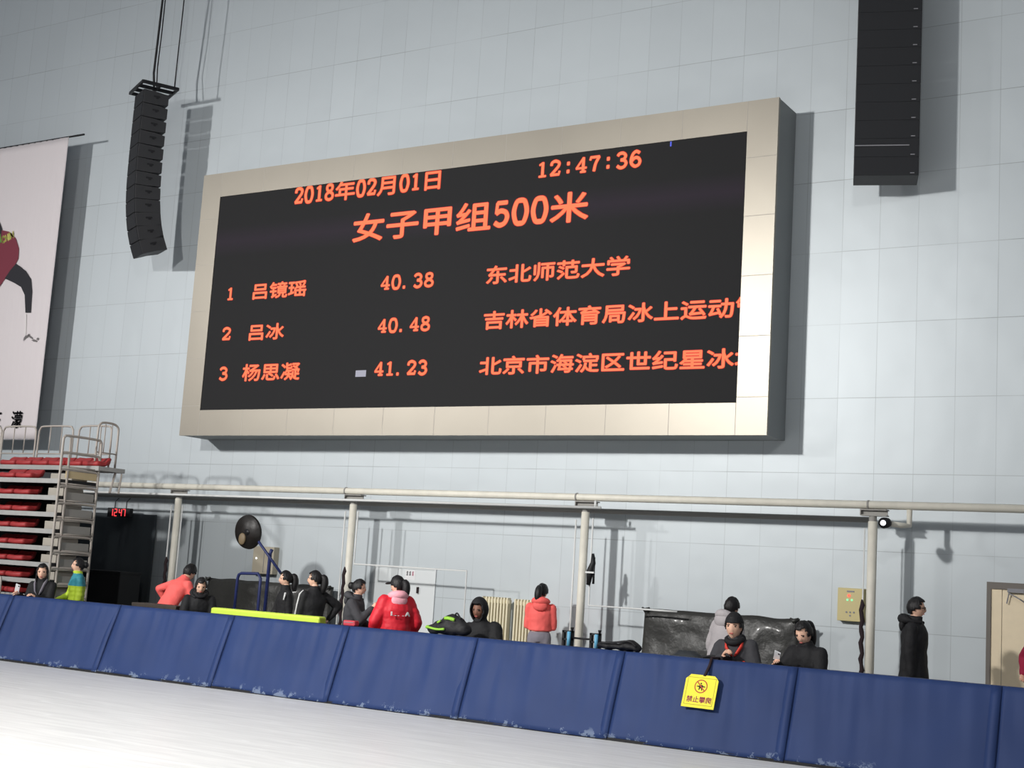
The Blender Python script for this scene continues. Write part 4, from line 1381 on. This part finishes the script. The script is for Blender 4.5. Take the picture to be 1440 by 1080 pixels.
xa, xb = P(806, 898, 13.35).x - L.x, P(832, 900, 13.35).x - L.x
zz = P(806, 897, 13.35).z
MB().tube([(xa - 0.02, 0, zz), (xb + 0.02, 0, zz)], 0.012, 8).build('crossbar', M['black'], t, smooth=True)

a = P(872, 906, 13.0)
t = thing('bag', 'long limp black bag lying on the barrier left of the wrapped mat', 'bag', (a.x, 12.97 * K, ZT))
mesh_ob('body', lump([((-0.13, 0, 0.045), (0.14, 0.10, 0.045)), ((0.02, 0, 0.045), (0.13, 0.10, 0.05)), ((0.14, 0, 0.06), (0.11, 0.10, 0.065)), ((0.23, 0.0, 0.035), (0.05, 0.08, 0.04))], 5), M['bag'], t)
MB().tube(spline([(-0.2, -0.08, 0.07), (0.0, -0.1, 0.09), (0.18, -0.09, 0.115), (0.25, -0.06, 0.06)], 4), 0.012, 6).build('strap', M['bag'], t, smooth=True)
a = P(968, 914, 13.1)
t = thing('bag', 'dark slate holdall behind the barrier in front of the wrapped mat', 'bag', (a.x, 13.3 * K, 0.64))
mesh_ob('body', lump([((-0.1, 0, 0.18), (0.26, 0.15, 0.19)), ((0.16, 0, 0.16), (0.24, 0.15, 0.17)), ((0.3, 0, 0.14), (0.13, 0.13, 0.14))], 9), mat('dark_slate_nylon', s(48, 52, 56), 0.7), t)
MB().tube(spline([(0.1, -0.12, 0.3), (0.3, -0.14, 0.33), (0.42, -0.12, 0.2)], 4), 0.014, 6).build('strap', M['bag'], t, smooth=True)
bt_ = thing('stool', 'low dark stool under the slate holdall', 'stool', (a.x + 0.05, 13.3 * K, 0))
MB().box((0, 0, 0.605), (0.7, 0.32, 0.03)).build('seat', M['brown_wood'], bt_, bevel=0.006)
for x in (-0.3, 0.3):
    for y in (-0.12, 0.12):
        MB().box((x, y, 0.295), (0.04, 0.04, 0.59)).build('leg', M['dark_steel'], bt_)
a = P(494, 874, 12.95)
t = thing('pouch', 'small red pouch lying on the barrier below the person in the grey hood', 'pouch', (a.x, 12.95 * K, ZT))
MB().box((0, 0, 0.035), (0.19, 0.10, 0.07)).build('body', M['red_box'], t, bevel=0.015)
MB().box((0, -0.052, 0.045), (0.15, 0.006, 0.008)).build('zip', M['mark'], t)

# ------------------------------------------------------------------ people


def head_grid(n=26, k=18, sc=1.0):
    """vertex rows of a head looking along -Y, centre at its middle"""
    rows_ = []
    for i in range(k + 1):
        th = math.pi * i / k
        r = []
        for j in range(n):
            ph = 2 * math.pi * j / n
            dx, dy, dz_ = math.sin(th) * math.sin(ph), -math.sin(th) * math.cos(ph), math.cos(th)
            x, y, z = 0.074 * dx, 0.094 * dy, 0.117 * dz_
            if z < 0:
                t_ = -z / 0.117
                x *= 1 - 0.30 * t_ ** 1.5
                if y > 0:
                    y *= 1 - 0.35 * t_
                else:
                    y *= 1 - 0.10 * t_
            if dy < 0 and sc == 1.0:
                fx = abs(x)
                y -= 0.020 * math.exp(-(x / 0.013) ** 2 - ((z + 0.016) / 0.022) ** 2)
                y -= 0.008 * math.exp(-(x / 0.010) ** 2 - ((z - 0.012) / 0.025) ** 2)
                y += 0.008 * math.exp(-((fx - 0.031) / 0.015) ** 2 - ((z - 0.014) / 0.012) ** 2)
                y -= 0.005 * math.exp(-(x / 0.02) ** 2 - ((z + 0.056) / 0.012) ** 2)
                y -= 0.008 * math.exp(-(x / 0.022) ** 2 - ((z + 0.095) / 0.018) ** 2)
            r.append(Vector((x * sc, y * sc, z * sc)))
        rows_.append(r)
    return rows_


def add_head(mb, Mh, glasses=False):
    g = head_grid()
    n = len(g[0])
    vs = [Mh @ p for r in g for p in r]
    fs = [(i * n + j, i * n + (j + 1) % n, (i + 1) * n + (j + 1) % n, (i + 1) * n + j) for i in range(len(g) - 1) for j in range(n)]
    mb.add(vs, fs, 0)
    for sx in (-1, 1):
        mb.ell((sx * 0.031, -0.079, 0.014), (0.013, 0.006, 0.006), 8, 6, 1, Mh)
        mb.box((sx * 0.032, -0.086, 0.033), (0.034, 0.006, 0.006), 1, Mh @ Matrix.Rotation(sx * 0.08, 4, 'Y'))
        mb.ell((sx * 0.074, 0.012, -0.002), (0.009, 0.018, 0.030), 8, 6, 0, Mh)
    mb.ell((0, -0.090, -0.053), (0.022, 0.006, 0.008), 8, 6, 2, Mh)


def shell(mb, Mh, sc, keep, m=0, rough=0.0):
    g = head_grid(44, 32, sc)
    n = len(g[0])
    vs = [p for r in g for p in r]
    fs = []
    for i in range(len(g) - 1):
        for j in range(n):
            f = (i * n + j, i * n + (j + 1) % n, (i + 1) * n + (j + 1) % n, (i + 1) * n + j)
            c = sum((vs[q_] for q_ in f), Vector()) / 4 / sc
            if keep(c):
                fs.append(f)
    used = sorted({q_ for f in fs for q_ in f})
    ix = {q_: i for i, q_ in enumerate(used)}
    if rough:
        vs = [v * (1 + rough * noise.noise(v * 38 + Vector((len(used), 0, 0))) + rough * max(0, v.z) * 3) for v in vs]
    mb.add([Mh @ vs[q_] for q_ in used], [tuple(ix[q_] for q_ in f) for f in fs], m)


def add_hand(mb, w, d, nrm, sc, curl=0.6, side=1, m=0):
    """palm, four bent fingers of unequal length and a thumb; d = pointing direction, nrm = palm normal"""
    d = Vector(d).normalized()
    nrm = Vector(nrm)
    nrm = (nrm - d * nrm.dot(d)).normalized()
    lat = d.cross(nrm) * side
    w = Vector(w)
    mb.tube([w - d * 0.03 * sc, w, w + d * 0.03 * sc, w + d * 0.075 * sc, w + d * 0.09 * sc], [0.022 * sc, 0.024 * sc, 0.036 * sc, 0.040 * sc, 0.030 * sc], 10, m, flat=0.42, ref=lat)
    for k_, ln in enumerate((0.070, 0.080, 0.074, 0.056)):
        b0 = w + d * 0.08 * sc + lat * (0.029 - 0.019 * k_) * sc
        pts, dirn = [b0], d.copy()
        for q_, fr_ in enumerate((0.42, 0.32, 0.26)):
            ax = curl * (0.75 + 0.25 * q_)
            dirn = (dirn * math.cos(ax) + nrm * math.sin(ax)).normalized() if q_ == 0 else (dirn + nrm * math.tan(min(ax, 1.2)) * 0.8 - d * 0.0).normalized()
            pts.append(pts[-1] + dirn * ln * fr_ * sc)
        mb.tube(pts, [0.0095 * sc, 0.009 * sc, 0.008 * sc, 0.0055 * sc], 7, m)
    b0 = w + d * 0.022 * sc + lat * 0.028 * sc
    t1 = b0 + (d * 0.6 + lat * 0.7 + nrm * 0.35).normalized() * 0.035 * sc
    t2 = t1 + (d * 0.8 + lat * 0.1 + nrm * 0.6).normalized() * 0.03 * sc
    mb.tube([b0, t1, t2], [0.012 * sc, 0.0105 * sc, 0.0065 * sc], 7, m)


def person(label, px, py, Y, rel, jacket, lean=0.0, slean=0.0, drop=0.0, sit=False, arms=None, hyaw=0, hpitch=0, hair='short', hs=1.0, puff=0.025, hem=0.13, quilt=0.0,
           trousers='cl_black', skin='skin', extras=(), hand_curl=0.6, zones=None, gloves=None, hood_m=None, seed=1, wide=1.0, nohands=False):
    top = P(px, py, Y)
    rz = math.atan2(-top.x, top.y) * 1.0 + math.radians(rel)
    la_, sl_ = math.radians(lean), math.radians(slean)
    pz = 0.56 if sit else 0.93 - drop
    pel = Vector((0, 0, pz))
    Ru = Matrix.Rotation(sl_, 3, 'Y') @ Matrix.Rotation(la_, 3, 'X')
    up = lambda x, y, z: pel + Ru @ Vector((x, y, z))
    hc0 = up(0, -0.015, 0.64)
    Rh = Matrix.Rotation(math.radians(hyaw), 4, 'Z') @ Matrix.Rotation(math.radians(hpitch), 4, 'X')
    Mh = Matrix.Translation(hc0) @ Rh @ Matrix.Scale(hs, 4)
    toph = hc0 + Vector((0, 0, 0.129 * hs))
    sc = top.z / toph.z
    S = Matrix.Scale(sc, 4)
    base = Vector((top.x, top.y, 0)) - Matrix.Rotation(rz, 3, 'Z') @ Vector((toph.x * sc, toph.y * sc, 0))
    t = thing('person', label, 'person', base, rz)
    arms = arms or {}
    dflt = {'L': ((0.16, 0.02, -0.98), (0.02, -0.35, -0.93)), 'R': ((-0.16, 0.02, -0.98), (-0.02, -0.35, -0.93))}
    J = {}
    for sd, sx in (('L', 1), ('R', -1)):
        sh = up(sx * 0.17, 0.0, 0.415)
        du, df = arms.get(sd, dflt[sd])
        du, df = Vector(du).normalized(), Vector(df).normalized()
        el = sh + du * 0.285
        wr = el + df * 0.245
        J[sd] = (sh, el, wr, df)
    if sit:
        legs = [((sx * 0.09, 0, pz), (sx * 0.12, -0.42, pz - 0.02), (sx * 0.12, -0.42, 0.09)) for sx in (-1, 1)]
    else:
        ky = -0.02 - drop * 0.9
        legs = [((sx * 0.09, 0, pz - 0.02), (sx * 0.11, ky, pz * 0.53), (sx * 0.11, 0.03, 0.09)) for sx in (-1, 1)]

    def torso(mb, secs):
        rs = []
        for z, rx, ry, yo in secs:
            f = max(0.0, min(1.0, (z + 0.02) / 0.16))
            R_ = Matrix.Rotation(sl_ * f, 3, 'Y') @ Matrix.Rotation(la_ * f, 3, 'X')
            c = up(0, yo, z) if z >= 0 else pel + Vector((0, yo, z))
            rs.append([c + R_ @ Vector((rx * wide * math.cos(2 * math.pi * j / 18), ry * math.sin(2 * math.pi * j / 18), 0)) for j in range(18)])
        mb.rings(rs)

    # body
    mb = MB()
    torso(mb, [(-0.08, 0.10, 0.08, 0), (-0.02, 0.155, 0.105, 0), (0.12, 0.13, 0.09, 0), (0.33, 0.16, 0.105, 0), (0.43, 0.165, 0.08, 0), (0.475, 0.10, 0.065, 0), (0.50, 0.058, 0.058, 0), (0.60, 0.052, 0.055, -0.01)])
    for sd in 'LR':
        sh, el, wr, df = J[sd]
        mb.capsule(sh, el, 0.050, 0.038).capsule(el, wr, 0.038, 0.026)
    for hp, kn, an in legs:
        mb.capsule(hp, kn, 0.082, 0.056).capsule(kn, an, 0.056, 0.038)
        mb.capsule(Vector(an) + Vector((0, 0.02, -0.04)), Vector(an) + Vector((0, -0.14, -0.055)), 0.036, 0.03)
    me = remesh(mb.mesh('b', M['skin']), 0.016)
    fin = MB().from_mesh(me, 0)
    bpy.data.meshes.remove(me)
    add_head(fin, Mh)
    if not nohands:
        for sd, sx in (('L', 1), ('R', -1)):
            sh, el, wr, df = J[sd]
            nrm = (el - sh).normalized().cross(df)
            nrm = Vector((-sx, -0.2, 0.0)) if abs(df.z) > 0.6 else Vector((-sx * 0.4, 0, -0.9))
            add_hand(fin, wr + df * 0.01, df, nrm, 1.0, hand_curl, sx, 3 if gloves else 0)
    fin.v = [S @ v for v in fin.v]
    fin.build('body', [M[skin], M['eye'], M['lip'], M[gloves or skin]], t, smooth=True)
    # trousers and shoes
    mb = MB()
    torso(mb, [(-0.10, 0.13, 0.10, 0), (-0.03, 0.168, 0.118, 0), (0.06, 0.155, 0.11, 0)])
    for hp, kn, an in legs:
        mb.capsule(hp, kn, 0.095, 0.072).capsule(kn, Vector(an) + Vector((0, 0, 0.02)), 0.070, 0.062)
    me = remesh(mb.mesh('t', M[trousers]), 0.02, 0.006, 9, seed)
    me.transform(S)
    mesh_ob('trousers', me, M[trousers], t)
    for hp, kn, an in legs:
        an = Vector(an)
        o_ = MB()
        o_.tube([an + Vector((0, 0.075, -0.045)), an + Vector((0, 0.05, -0.035)), an + Vector((0, -0.03, -0.035)), an + Vector((0, -0.13, -0.052)), an + Vector((0, -0.19, -0.06))], [0.02, 0.045, 0.047, 0.036, 0.02], 10)
        o_.v = [S @ v for v in o_.v]
        zmin = min(v.z for v in o_.v)
        o_.v = [Vector((v.x, v.y, max(v.z, 0.001))) for v in o_.v]
        o_.build('shoe', M['shoe'], t, smooth=True)
    # jacket
    p_ = puff
    mb = MB()
    secs = []
    if hem > 0.3:
        secs += [(-hem, 0.225 + p_, 0.175 + p_, 0), (-hem * 0.5, 0.195 + p_, 0.15 + p_, 0)]
    else:
        secs += [(-hem, 0.168 + p_, 0.122 + p_, 0)]
    if hem < 0.02:
        secs = [(0.06, 0.165 + p_, 0.118 + p_, 0)]
    else:
        secs += [(0.0, 0.165 + p_, 0.118 + p_, 0)]
    secs += [(0.14, 0.152 + p_, 0.108 + p_, 0), (0.32, 0.178 + p_, 0.12 + p_, 0), (0.42, 0.158 + p_ * 0.9, 0.095 + p_ * 0.9, 0), (0.47, 0.115 + p_ * 0.6, 0.075 + p_ * 0.6, 0), (0.51, 0.075 + p_ * 0.3, 0.073 + p_ * 0.3, -0.005), (0.555, 0.070 + p_ * 0.2, 0.074 + p_ * 0.2, -0.012)]
    torso(mb, secs)
    for sd in 'LR':
        sh, el, wr, df = J[sd]
        mb.capsule(sh, el, 0.056 + p_ * 0.7, 0.050 + p_ * 0.7).capsule(el, wr - df * 0.015, 0.049 + p_ * 0.7, 0.036 + p_ * 0.5)
    me = remesh(mb.mesh('j', M['cl_black']), 0.017, 0.009, 8, seed, quilt)
    mats_ = [M[jacket]]
    if zones:
        mats_ = [M[z_[1]] for z_ in zones]
        inv = Ru.inverted()
        for pg in me.polygons:
            zz_ = (inv @ (pg.center - pel)).z
            for i_, (lim, _) in enumerate(zones):
                if zz_ >= lim:
                    pg.material_index = i_
                    break
    idx = [pg.material_index for pg in me.polygons]
    me.transform(S)
    jk = mesh_ob('jacket', me, mats_, t)
    jk.data.polygons.foreach_set('material_index', idx)

    def part(name, mb_, mts, parent=t, solid=0.0):
        mb_.v = [S @ v for v in mb_.v]
        o_ = mb_.build(name, mts, parent, smooth=True)
        if solid:
            q_ = o_.modifiers.new('thick', 'SOLIDIFY')
            q_.thickness = solid
            q_.offset = 1
        return o_
    # hair
    hl = lambda c: c.z > 0.070 + 0.35 * abs(c.x) * (1 if c.x > 0 else 0.4) - (0.03 if abs(c.x) > 0.05 else 0) or (c.y > 0.0 and c.z > -0.02) or (c.y > 0.03 and c.z > -0.06) or (c.y > -0.035 and c.z > 0.012) or (abs(c.x) > 0.062 and c.y > -0.045 and c.z > -0.005)
    mb = MB()
    if hair in ('short', 'pony', 'bun', 'long'):
        shell(mb, Mh, 1.085, hl, 0, 0.05)
        if hair == 'pony':
            mb.ell((0, 0.105, 0.035), (0.024, 0.024, 0.024), 10, 8, 0, Mh)
            mb.tube([Mh @ Vector(q_) for q_ in spline([(0, 0.095, 0.04), (0, 0.135, 0.03), (0, 0.145, -0.05), (0.0, 0.128, -0.14), (0, 0.12, -0.19)], 4)], [0.018 + 0.026 * math.sin(math.pi * min(1, i / 17 * 1.1)) for i in range(17)], 10)
        if hair == 'bun':
            mb.ell((0, 0.125, 0.02), (0.04, 0.04, 0.042), 12, 8, 0, Mh)
        if hair == 'long':
            rs = []
            for z, a_, b_ in ((0.02, 0.078, 0.088), (-0.06, 0.084, 0.082), (-0.14, 0.086, 0.07), (-0.20, 0.080, 0.055)):
                rs.append([Mh @ Vector((a_ * math.cos(math.radians(-35 + 250 * j / 14)) , 0.01 + b_ * math.sin(math.radians(-35 + 250 * j / 14)), z)) for j in range(15)])
            vs = [p for r_ in rs for p in r_]
            mb.add(vs, [(i * 15 + j, i * 15 + j + 1, (i + 1) * 15 + j + 1, (i + 1) * 15 + j) for i in range(3) for j in range(14)])
        part('hair', mb, M['hair'], solid=0.012)
    if 'hood_up' in extras:
        mb = MB()
        shell(mb, Mh, 1.26, lambda c: c.y > -0.055 or c.z > 0.075 or c.z < -0.085)
        part('hood', mb, M[hood_m or jacket], solid=0.018)
        mb = MB()
        shell(mb, Mh, 1.06, hl)
        part('hair', mb, M['hair'], solid=0.006)
    if 'hood_down' in extras:
        mb = MB()
        cN = up(0, 0.0, 0.50)
        ring = []
        for j in range(21):
            a_ = math.radians(-60 + 300 * j / 20)
            ring.append(cN + Ru @ Vector((0.115 * math.cos(a_), 0.02 + 0.115 * math.sin(a_), 0.0 + 0.02 * math.sin(a_))))
        mb.tube(ring, [0.022 + 0.038 * max(0, math.sin(math.radians(-60 + 300 * j / 20))) ** 0.7 if math.sin(math.radians(-60 + 300 * j / 20)) > 0 else 0.022 for j in range(21)], 10)
        mb.ell(cN + Ru @ Vector((0, 0.125, -0.055)), (0.115, 0.05, 0.085), 14, 9)
        part('hood', mb, M[hood_m or jacket])
    if 'cap' in extras:
        mb = MB()
        shell(mb, Mh, 1.10, lambda c: c.z > 0.028)
        mb.tube([Mh @ Vector(q_) for q_ in ((0, -0.085, 0.040), (0, -0.13, 0.036), (0, -0.165, 0.028))], [0.07, 0.066, 0.045], 14, flat=0.10, ref=Mh.to_3x3() @ Vector((1, 0, 0)))
        part('cap', mb, M['cl_black'], solid=0.008)
    if 'beanie' in extras:
        mb = MB()
        shell(mb, Mh @ Matrix.Translation((0, 0.006, 0.008)), 1.12, lambda c: c.z > 0.030 or (c.y > 0.02 and c.z > -0.01))
        part('beanie', mb, M['cl_black'], solid=0.012)
    if 'glasses' in extras:
        mb = MB()
        for sx in (-1, 1):
            ring = [Mh @ Vector((sx * 0.032 + 0.022 * math.cos(a_ * math.pi / 8), -0.096, 0.012 + 0.016 * math.sin(a_ * math.pi / 8))) for a_ in range(17)]
            mb.tube(ring, 0.0028, 6)
            mb.tube([Mh @ Vector((sx * 0.054, -0.094, 0.016)), Mh @ Vector((sx * 0.078, -0.02, 0.016)), Mh @ Vector((sx * 0.078, 0.02, 0.008))], 0.0028, 6)
        mb.tube([Mh @ Vector((-0.01, -0.10, 0.014)), Mh @ Vector((0.01, -0.10, 0.014))], 0.0028, 6)
        part('glasses', mb, M['black'])
    if 'collar' in extras:
        mb = MB()
        cN = up(0, -0.02, 0.535)
        ring = [cN + Ru @ Vector((0.085 * math.cos(2 * math.pi * j / 20), 0.085 * math.sin(2 * math.pi * j / 20), -0.03 if j in range(13, 18) else 0.0)) for j in range(21)]
        mb.tube(ring, 0.028, 8)
        part('collar', mb, M[hood_m or jacket])
    return t, S, J, Mh, up, part, sc


def world_pt(t, v):
    return Matrix.Translation(t.location) @ Matrix.Rotation(t.rotation_euler.z, 4, 'Z') @ Vector(v)


def phone(t, v, label, rot):
    o_ = thing('phone', label, 'phone', world_pt(t, v), t.rotation_euler.z)
    R_ = Matrix.Rotation(rot[0], 4, 'X') @ Matrix.Rotation(rot[1], 4, 'Y')
    MB().box((0, 0, 0), (0.072, 0.008, 0.145), 0, R_).build('case', M['white_plastic'], o_, bevel=0.003)
    MB().box((0, 0.0046, 0), (0.064, 0.001, 0.125), 0, R_).build('screen', M['black'], o_)
    MB().disc((0.018, -0.0055, 0.045), 0.012, depth=0.002, M=R_, n=12).build('camera_lens', M['black'], o_)


# 1 woman with phone at far left
r = person('woman in black jacket with grey lapels holding a white phone, far left', 61, 793, 13.2, -28, 'cl_black', lean=12, drop=0.16, hs=1.08, hyaw=20, hpitch=8, hair='long',
           arms={'R': ((-0.12, -0.35, -0.9), (-0.1, -0.85, 0.42)), 'L': ((0.1, -0.40, -0.9), (-0.55, -0.75, 0.35))}, puff=0.03, hem=0.2, seed=1)
t, S, J, Mh, up, part, sc = r
mb = MB()
for sx in (-1, 1):
    mb.tube([up(sx * 0.09, -0.01, 0.53), up(sx * 0.085, -0.10, 0.47), up(sx * 0.055, -0.155, 0.36), up(sx * 0.01, -0.165, 0.28)], [0.02, 0.034, 0.03, 0.012], 8, flat=0.5)
part('lapel', mb, M['cl_midgrey'])
w_ = J['R'][2] + J['R'][3] * 0.10
phone(t, S @ (w_ + Vector((0.03, -0.01, 0.06))), 'white phone in the hand of the woman at the far left', (0.5, 0.35))
# 2 yellow jacket
r = person('person in teal and lime green jacket facing left beside the stand', 111, 785, 13.7, -80, 'cl_lime', hair='bun', arms={'R': ((-0.08, -0.25, -0.95), (0.0, -0.85, -0.45)), 'L': ((0.10, 0.05, -0.98), (0.0, -0.2, -0.95))},
           zones=[(0.515, 'cl_lime'), (0.30, 'cl_teal'), (-9, 'cl_lime')], quilt=0.006, hem=0.18, seed=2, hood_m='cl_lime')
# 3 coral jacket left, hand on hip
person('person in coral jacket bent forward, hand on hip, by the leftmost column', 268, 793, 13.95, 128, 'cl_coral', lean=34, slean=0, hyaw=8, hpitch=26, hair='short',
       arms={'L': ((0.93, 0.20, -0.32), (-0.25, -0.45, -0.86)), 'R': ((-0.25, -0.2, -0.95), (0.1, -0.5, -0.85))}, puff=0.015, hem=0.10, trousers='cl_lime', seed=3)
# 4 black figure, head bowed
person('person in black with bowed head and high black collar beside the coral jacket', 284, 812, 13.35, 8, 'cl_black', lean=16, drop=0.2, hyaw=-6, hpitch=24, hair='short', extras=('collar', 'hood_down'),
       arms={'L': ((0.2, -0.3, -0.95), (-0.35, -0.9, -0.1)), 'R': ((-0.2, -0.3, -0.95), (0.35, -0.9, -0.1))}, puff=0.04, hem=0.2, seed=4)
# 5 pony tail black
r = person('girl in black jacket with a ponytail facing left, right of the blue trolley', 403, 803, 14.2, -78, 'cl_black', hair='pony', hyaw=-4, hpitch=8, arms={'L': ((0.10, 0.12, -0.98), (0.0, -0.25, -0.95)), 'R': ((-0.1, -0.30, -0.92), (0.0, -0.55, -0.8))}, puff=0.02, hem=0.16, seed=5)
t, S, J, Mh, up, part, sc = r
sh, el = J['L'][0], J['L'][1]
part('shoulder_mark', MB().tube([sh + Vector((0.05, -0.05, 0.02)), sh + Vector((0.075, -0.075, -0.09))], [0.018, 0.012], 6), M['cl_white'])
# 6 striped sleeve
r = person('girl in black jacket with white sleeve stripe and hand on hip, ponytail, facing left', 444, 803, 13.75, -148, 'cl_black', hair='pony', hyaw=52, hpitch=2,
           arms={'R': ((-0.82, 0.20, -0.52), (0.62, -0.1, -0.78)), 'L': ((0.12, -0.12, -0.98), (0.02, -0.2, -0.96))}, puff=0.018, hem=0.12, trousers='cl_lime', seed=6)
t, S, J, Mh, up, part, sc = r
sh, el, wr, df = J['L']
sd_ = Vector((0.078, -0.02, 0))
part('sleeve_stripe', MB().tube([sh + Vector((0.02, 0, 0.065)), sh + Vector((0.072, -0.01, 0.01)), (sh + el) / 2 + Vector((0.072, -0.015, 0)), el + Vector((0.066, -0.01, 0)), (el + wr) / 2 + Vector((0.058, -0.01, 0))], 0.013, 6, flat=0.8), M['cl_white'])
# 7 grey hood
person('person in charcoal hooded jacket facing right with a hand at the mouth', 506, 815, 13.5, 72, 'cl_char', hair='bun', hyaw=0, hpitch=6, extras=('hood_down',), lean=6,
       arms={'R': ((-0.15, -0.55, -0.82), (0.42, -0.55, 0.72)), 'L': ((0.15, -0.15, -0.95), (-0.3, -0.85, -0.3))}, puff=0.035, hem=0.2, seed=7)
# 8 red puffer
r = person('person in red padded jacket with pale pink hood and black cap, seen from behind', 560, 810, 13.4, -163, 'cl_red', hair='pony', hyaw=38, hpitch=4, extras=('cap', 'hood_down'), hood_m='cl_pink',
           arms={'L': ((0.42, 0.05, -0.9), (-0.1, -0.45, -0.88)), 'R': ((-0.42, 0.05, -0.9), (0.1, -0.45, -0.88))}, puff=0.060, hem=0.14, quilt=0.003, seed=8)
t, S, J, Mh, up, part, sc = r
mb = MB()
for ch, x in (('L', 0.135), ('.', 0.075), ('.', 0.035), ('.', -0.03), ('A', -0.07)):
    vs, fs = glyph(ch)
    for b_ in (-0.006, 0.006):
        mb.add([up(x - vx * 0.10 + b_, 0.212 - 0.05 * abs(x), 0.235 + vy * 0.085) for vx, vy in vs], fs)
part('back_lettering', mb, M['cl_white'], solid=0.004)
# 9 bundled seated figure
r = person('person bundled in a black hooded coat, seated behind the backpack', 675, 843, 13.5, -18, 'cl_black', sit=True, lean=10, slean=-6, hyaw=-8, hpitch=12, hair='none', extras=('hood_up',), skin='skin_dark', gloves='glove',
           arms={'L': ((0.25, -0.35, -0.9), (-0.65, -0.75, 0.1)), 'R': ((-0.4, -0.5, -0.75), (-0.25, -0.93, 0.1))}, puff=0.05, hem=0.2, seed=9)
# 10 coral hoodie right
person('girl in coral hooded jacket and grey trousers seen from behind, by the radiators', 763, 821, 15.9, 172, 'cl_coral', hair='pony', hyaw=-14, hpitch=14, extras=('hood_down',), arms={'L': ((0.10, -0.18, -0.97), (-0.30, -0.85, 0.25)), 'R': ((-0.10, -0.18, -0.97), (0.30, -0.85, 0.25))},
       puff=0.016, wide=0.92, hem=0.0, trousers='cl_midgrey', seed=10)
# 11 grey back
person('person in pale grey hooded jacket standing behind the man in the beanie, back turned', 1030, 840, 14.3, 138, 'cl_grey', lean=14, hair='short', extras=('hood_down',), hyaw=6, hpitch=4, arms={'L': ((0.3, 0.05, -0.95), (-0.1, -0.4, -0.9))}, puff=0.03, hem=0.16, seed=11)
# 12 man in beanie
r = person('man in black beanie and charcoal jacket with red trim leaning on the barrier', 1033, 863, 13.3, -14, 'cl_char', lean=14, slean=-4, drop=0.24, hs=1.16, hyaw=-2, hpitch=4, hair='short', extras=('beanie',),
           arms={'R': ((-0.30, -0.35, -0.88), (0.62, -0.45, 0.64)), 'L': ((0.30, -0.3, -0.9), (-0.75, -0.62, 0.2))}, puff=0.04, hem=0.2, hand_curl=1.0, seed=12)
t, S, J, Mh, up, part, sc = r
mb = MB()
for sx in (-1, 1):
    mb.tube([up(sx * 0.10, -0.05, 0.49), up(sx * 0.085, -0.115, 0.44), up(sx * 0.045, -0.155, 0.385), up(sx * 0.012, -0.17, 0.35)], [0.016, 0.026, 0.024, 0.012], 8, flat=0.6)
part('collar_trim', mb, M['cl_orange'])
part('chest_badge', MB().ell(up(0.11, -0.162, 0.28), (0.02, 0.01, 0.02), 8, 6), M['cl_orange'])
part('scarf', MB().tube([up(0.088 * math.cos(a_), -0.02 + 0.095 * math.sin(a_), 0.515 - 0.012 * (1 - math.sin(a_))) for a_ in [2 * math.pi * j / 18 for j in range(19)]], 0.036, 8), M['cl_black'])
# 13 phone at right
r = person('person in black coat with a ponytail bent over a phone, right of the wrapped mat', 1131, 873, 13.3, -32, 'cl_black', lean=16, slean=0, drop=0.22, hs=1.1, hyaw=4, hpitch=30, hair='pony', 
           arms={'R': ((-0.40, -0.35, -0.82), (0.40, -0.80, 0.42)), 'L': ((0.2, -0.35, -0.9), (-0.50, -0.80, 0.30))}, puff=0.045, hem=0.25, seed=13)
t, S, J, Mh, up, part, sc = r
w_ = J['R'][2] + J['R'][3] * 0.10
phone(t, S @ (w_ + Vector((0.02, -0.02, 0.05))), 'white phone in the hands of the person in the black coat', (0.7, 0.5))
# 14 long coat
person('man in long black coat with glasses walking right, near the cream door', 1289, 840, 15.2, 78, 'cl_black', hair='short', extras=('glasses', 'hood_down'), hyaw=4, hpitch=4, arms={'L': ((0.06, 0.05, -0.99), (0.0, -0.12, -0.98)), 'R': ((-0.06, 0.05, -0.99), (0.0, -0.12, -0.98))}, puff=0.035, hem=0.62, seed=14)
# 15 at the right edge
person('person in magenta jacket cut off by the right edge, before the cream door', 1464, 858, 14.6, -60, 'cl_magenta', hair='short', arms={'R': ((-0.78, 0.1, -0.62), (0.55, -0.4, -0.7))}, puff=0.03, hem=0.14, seed=15)
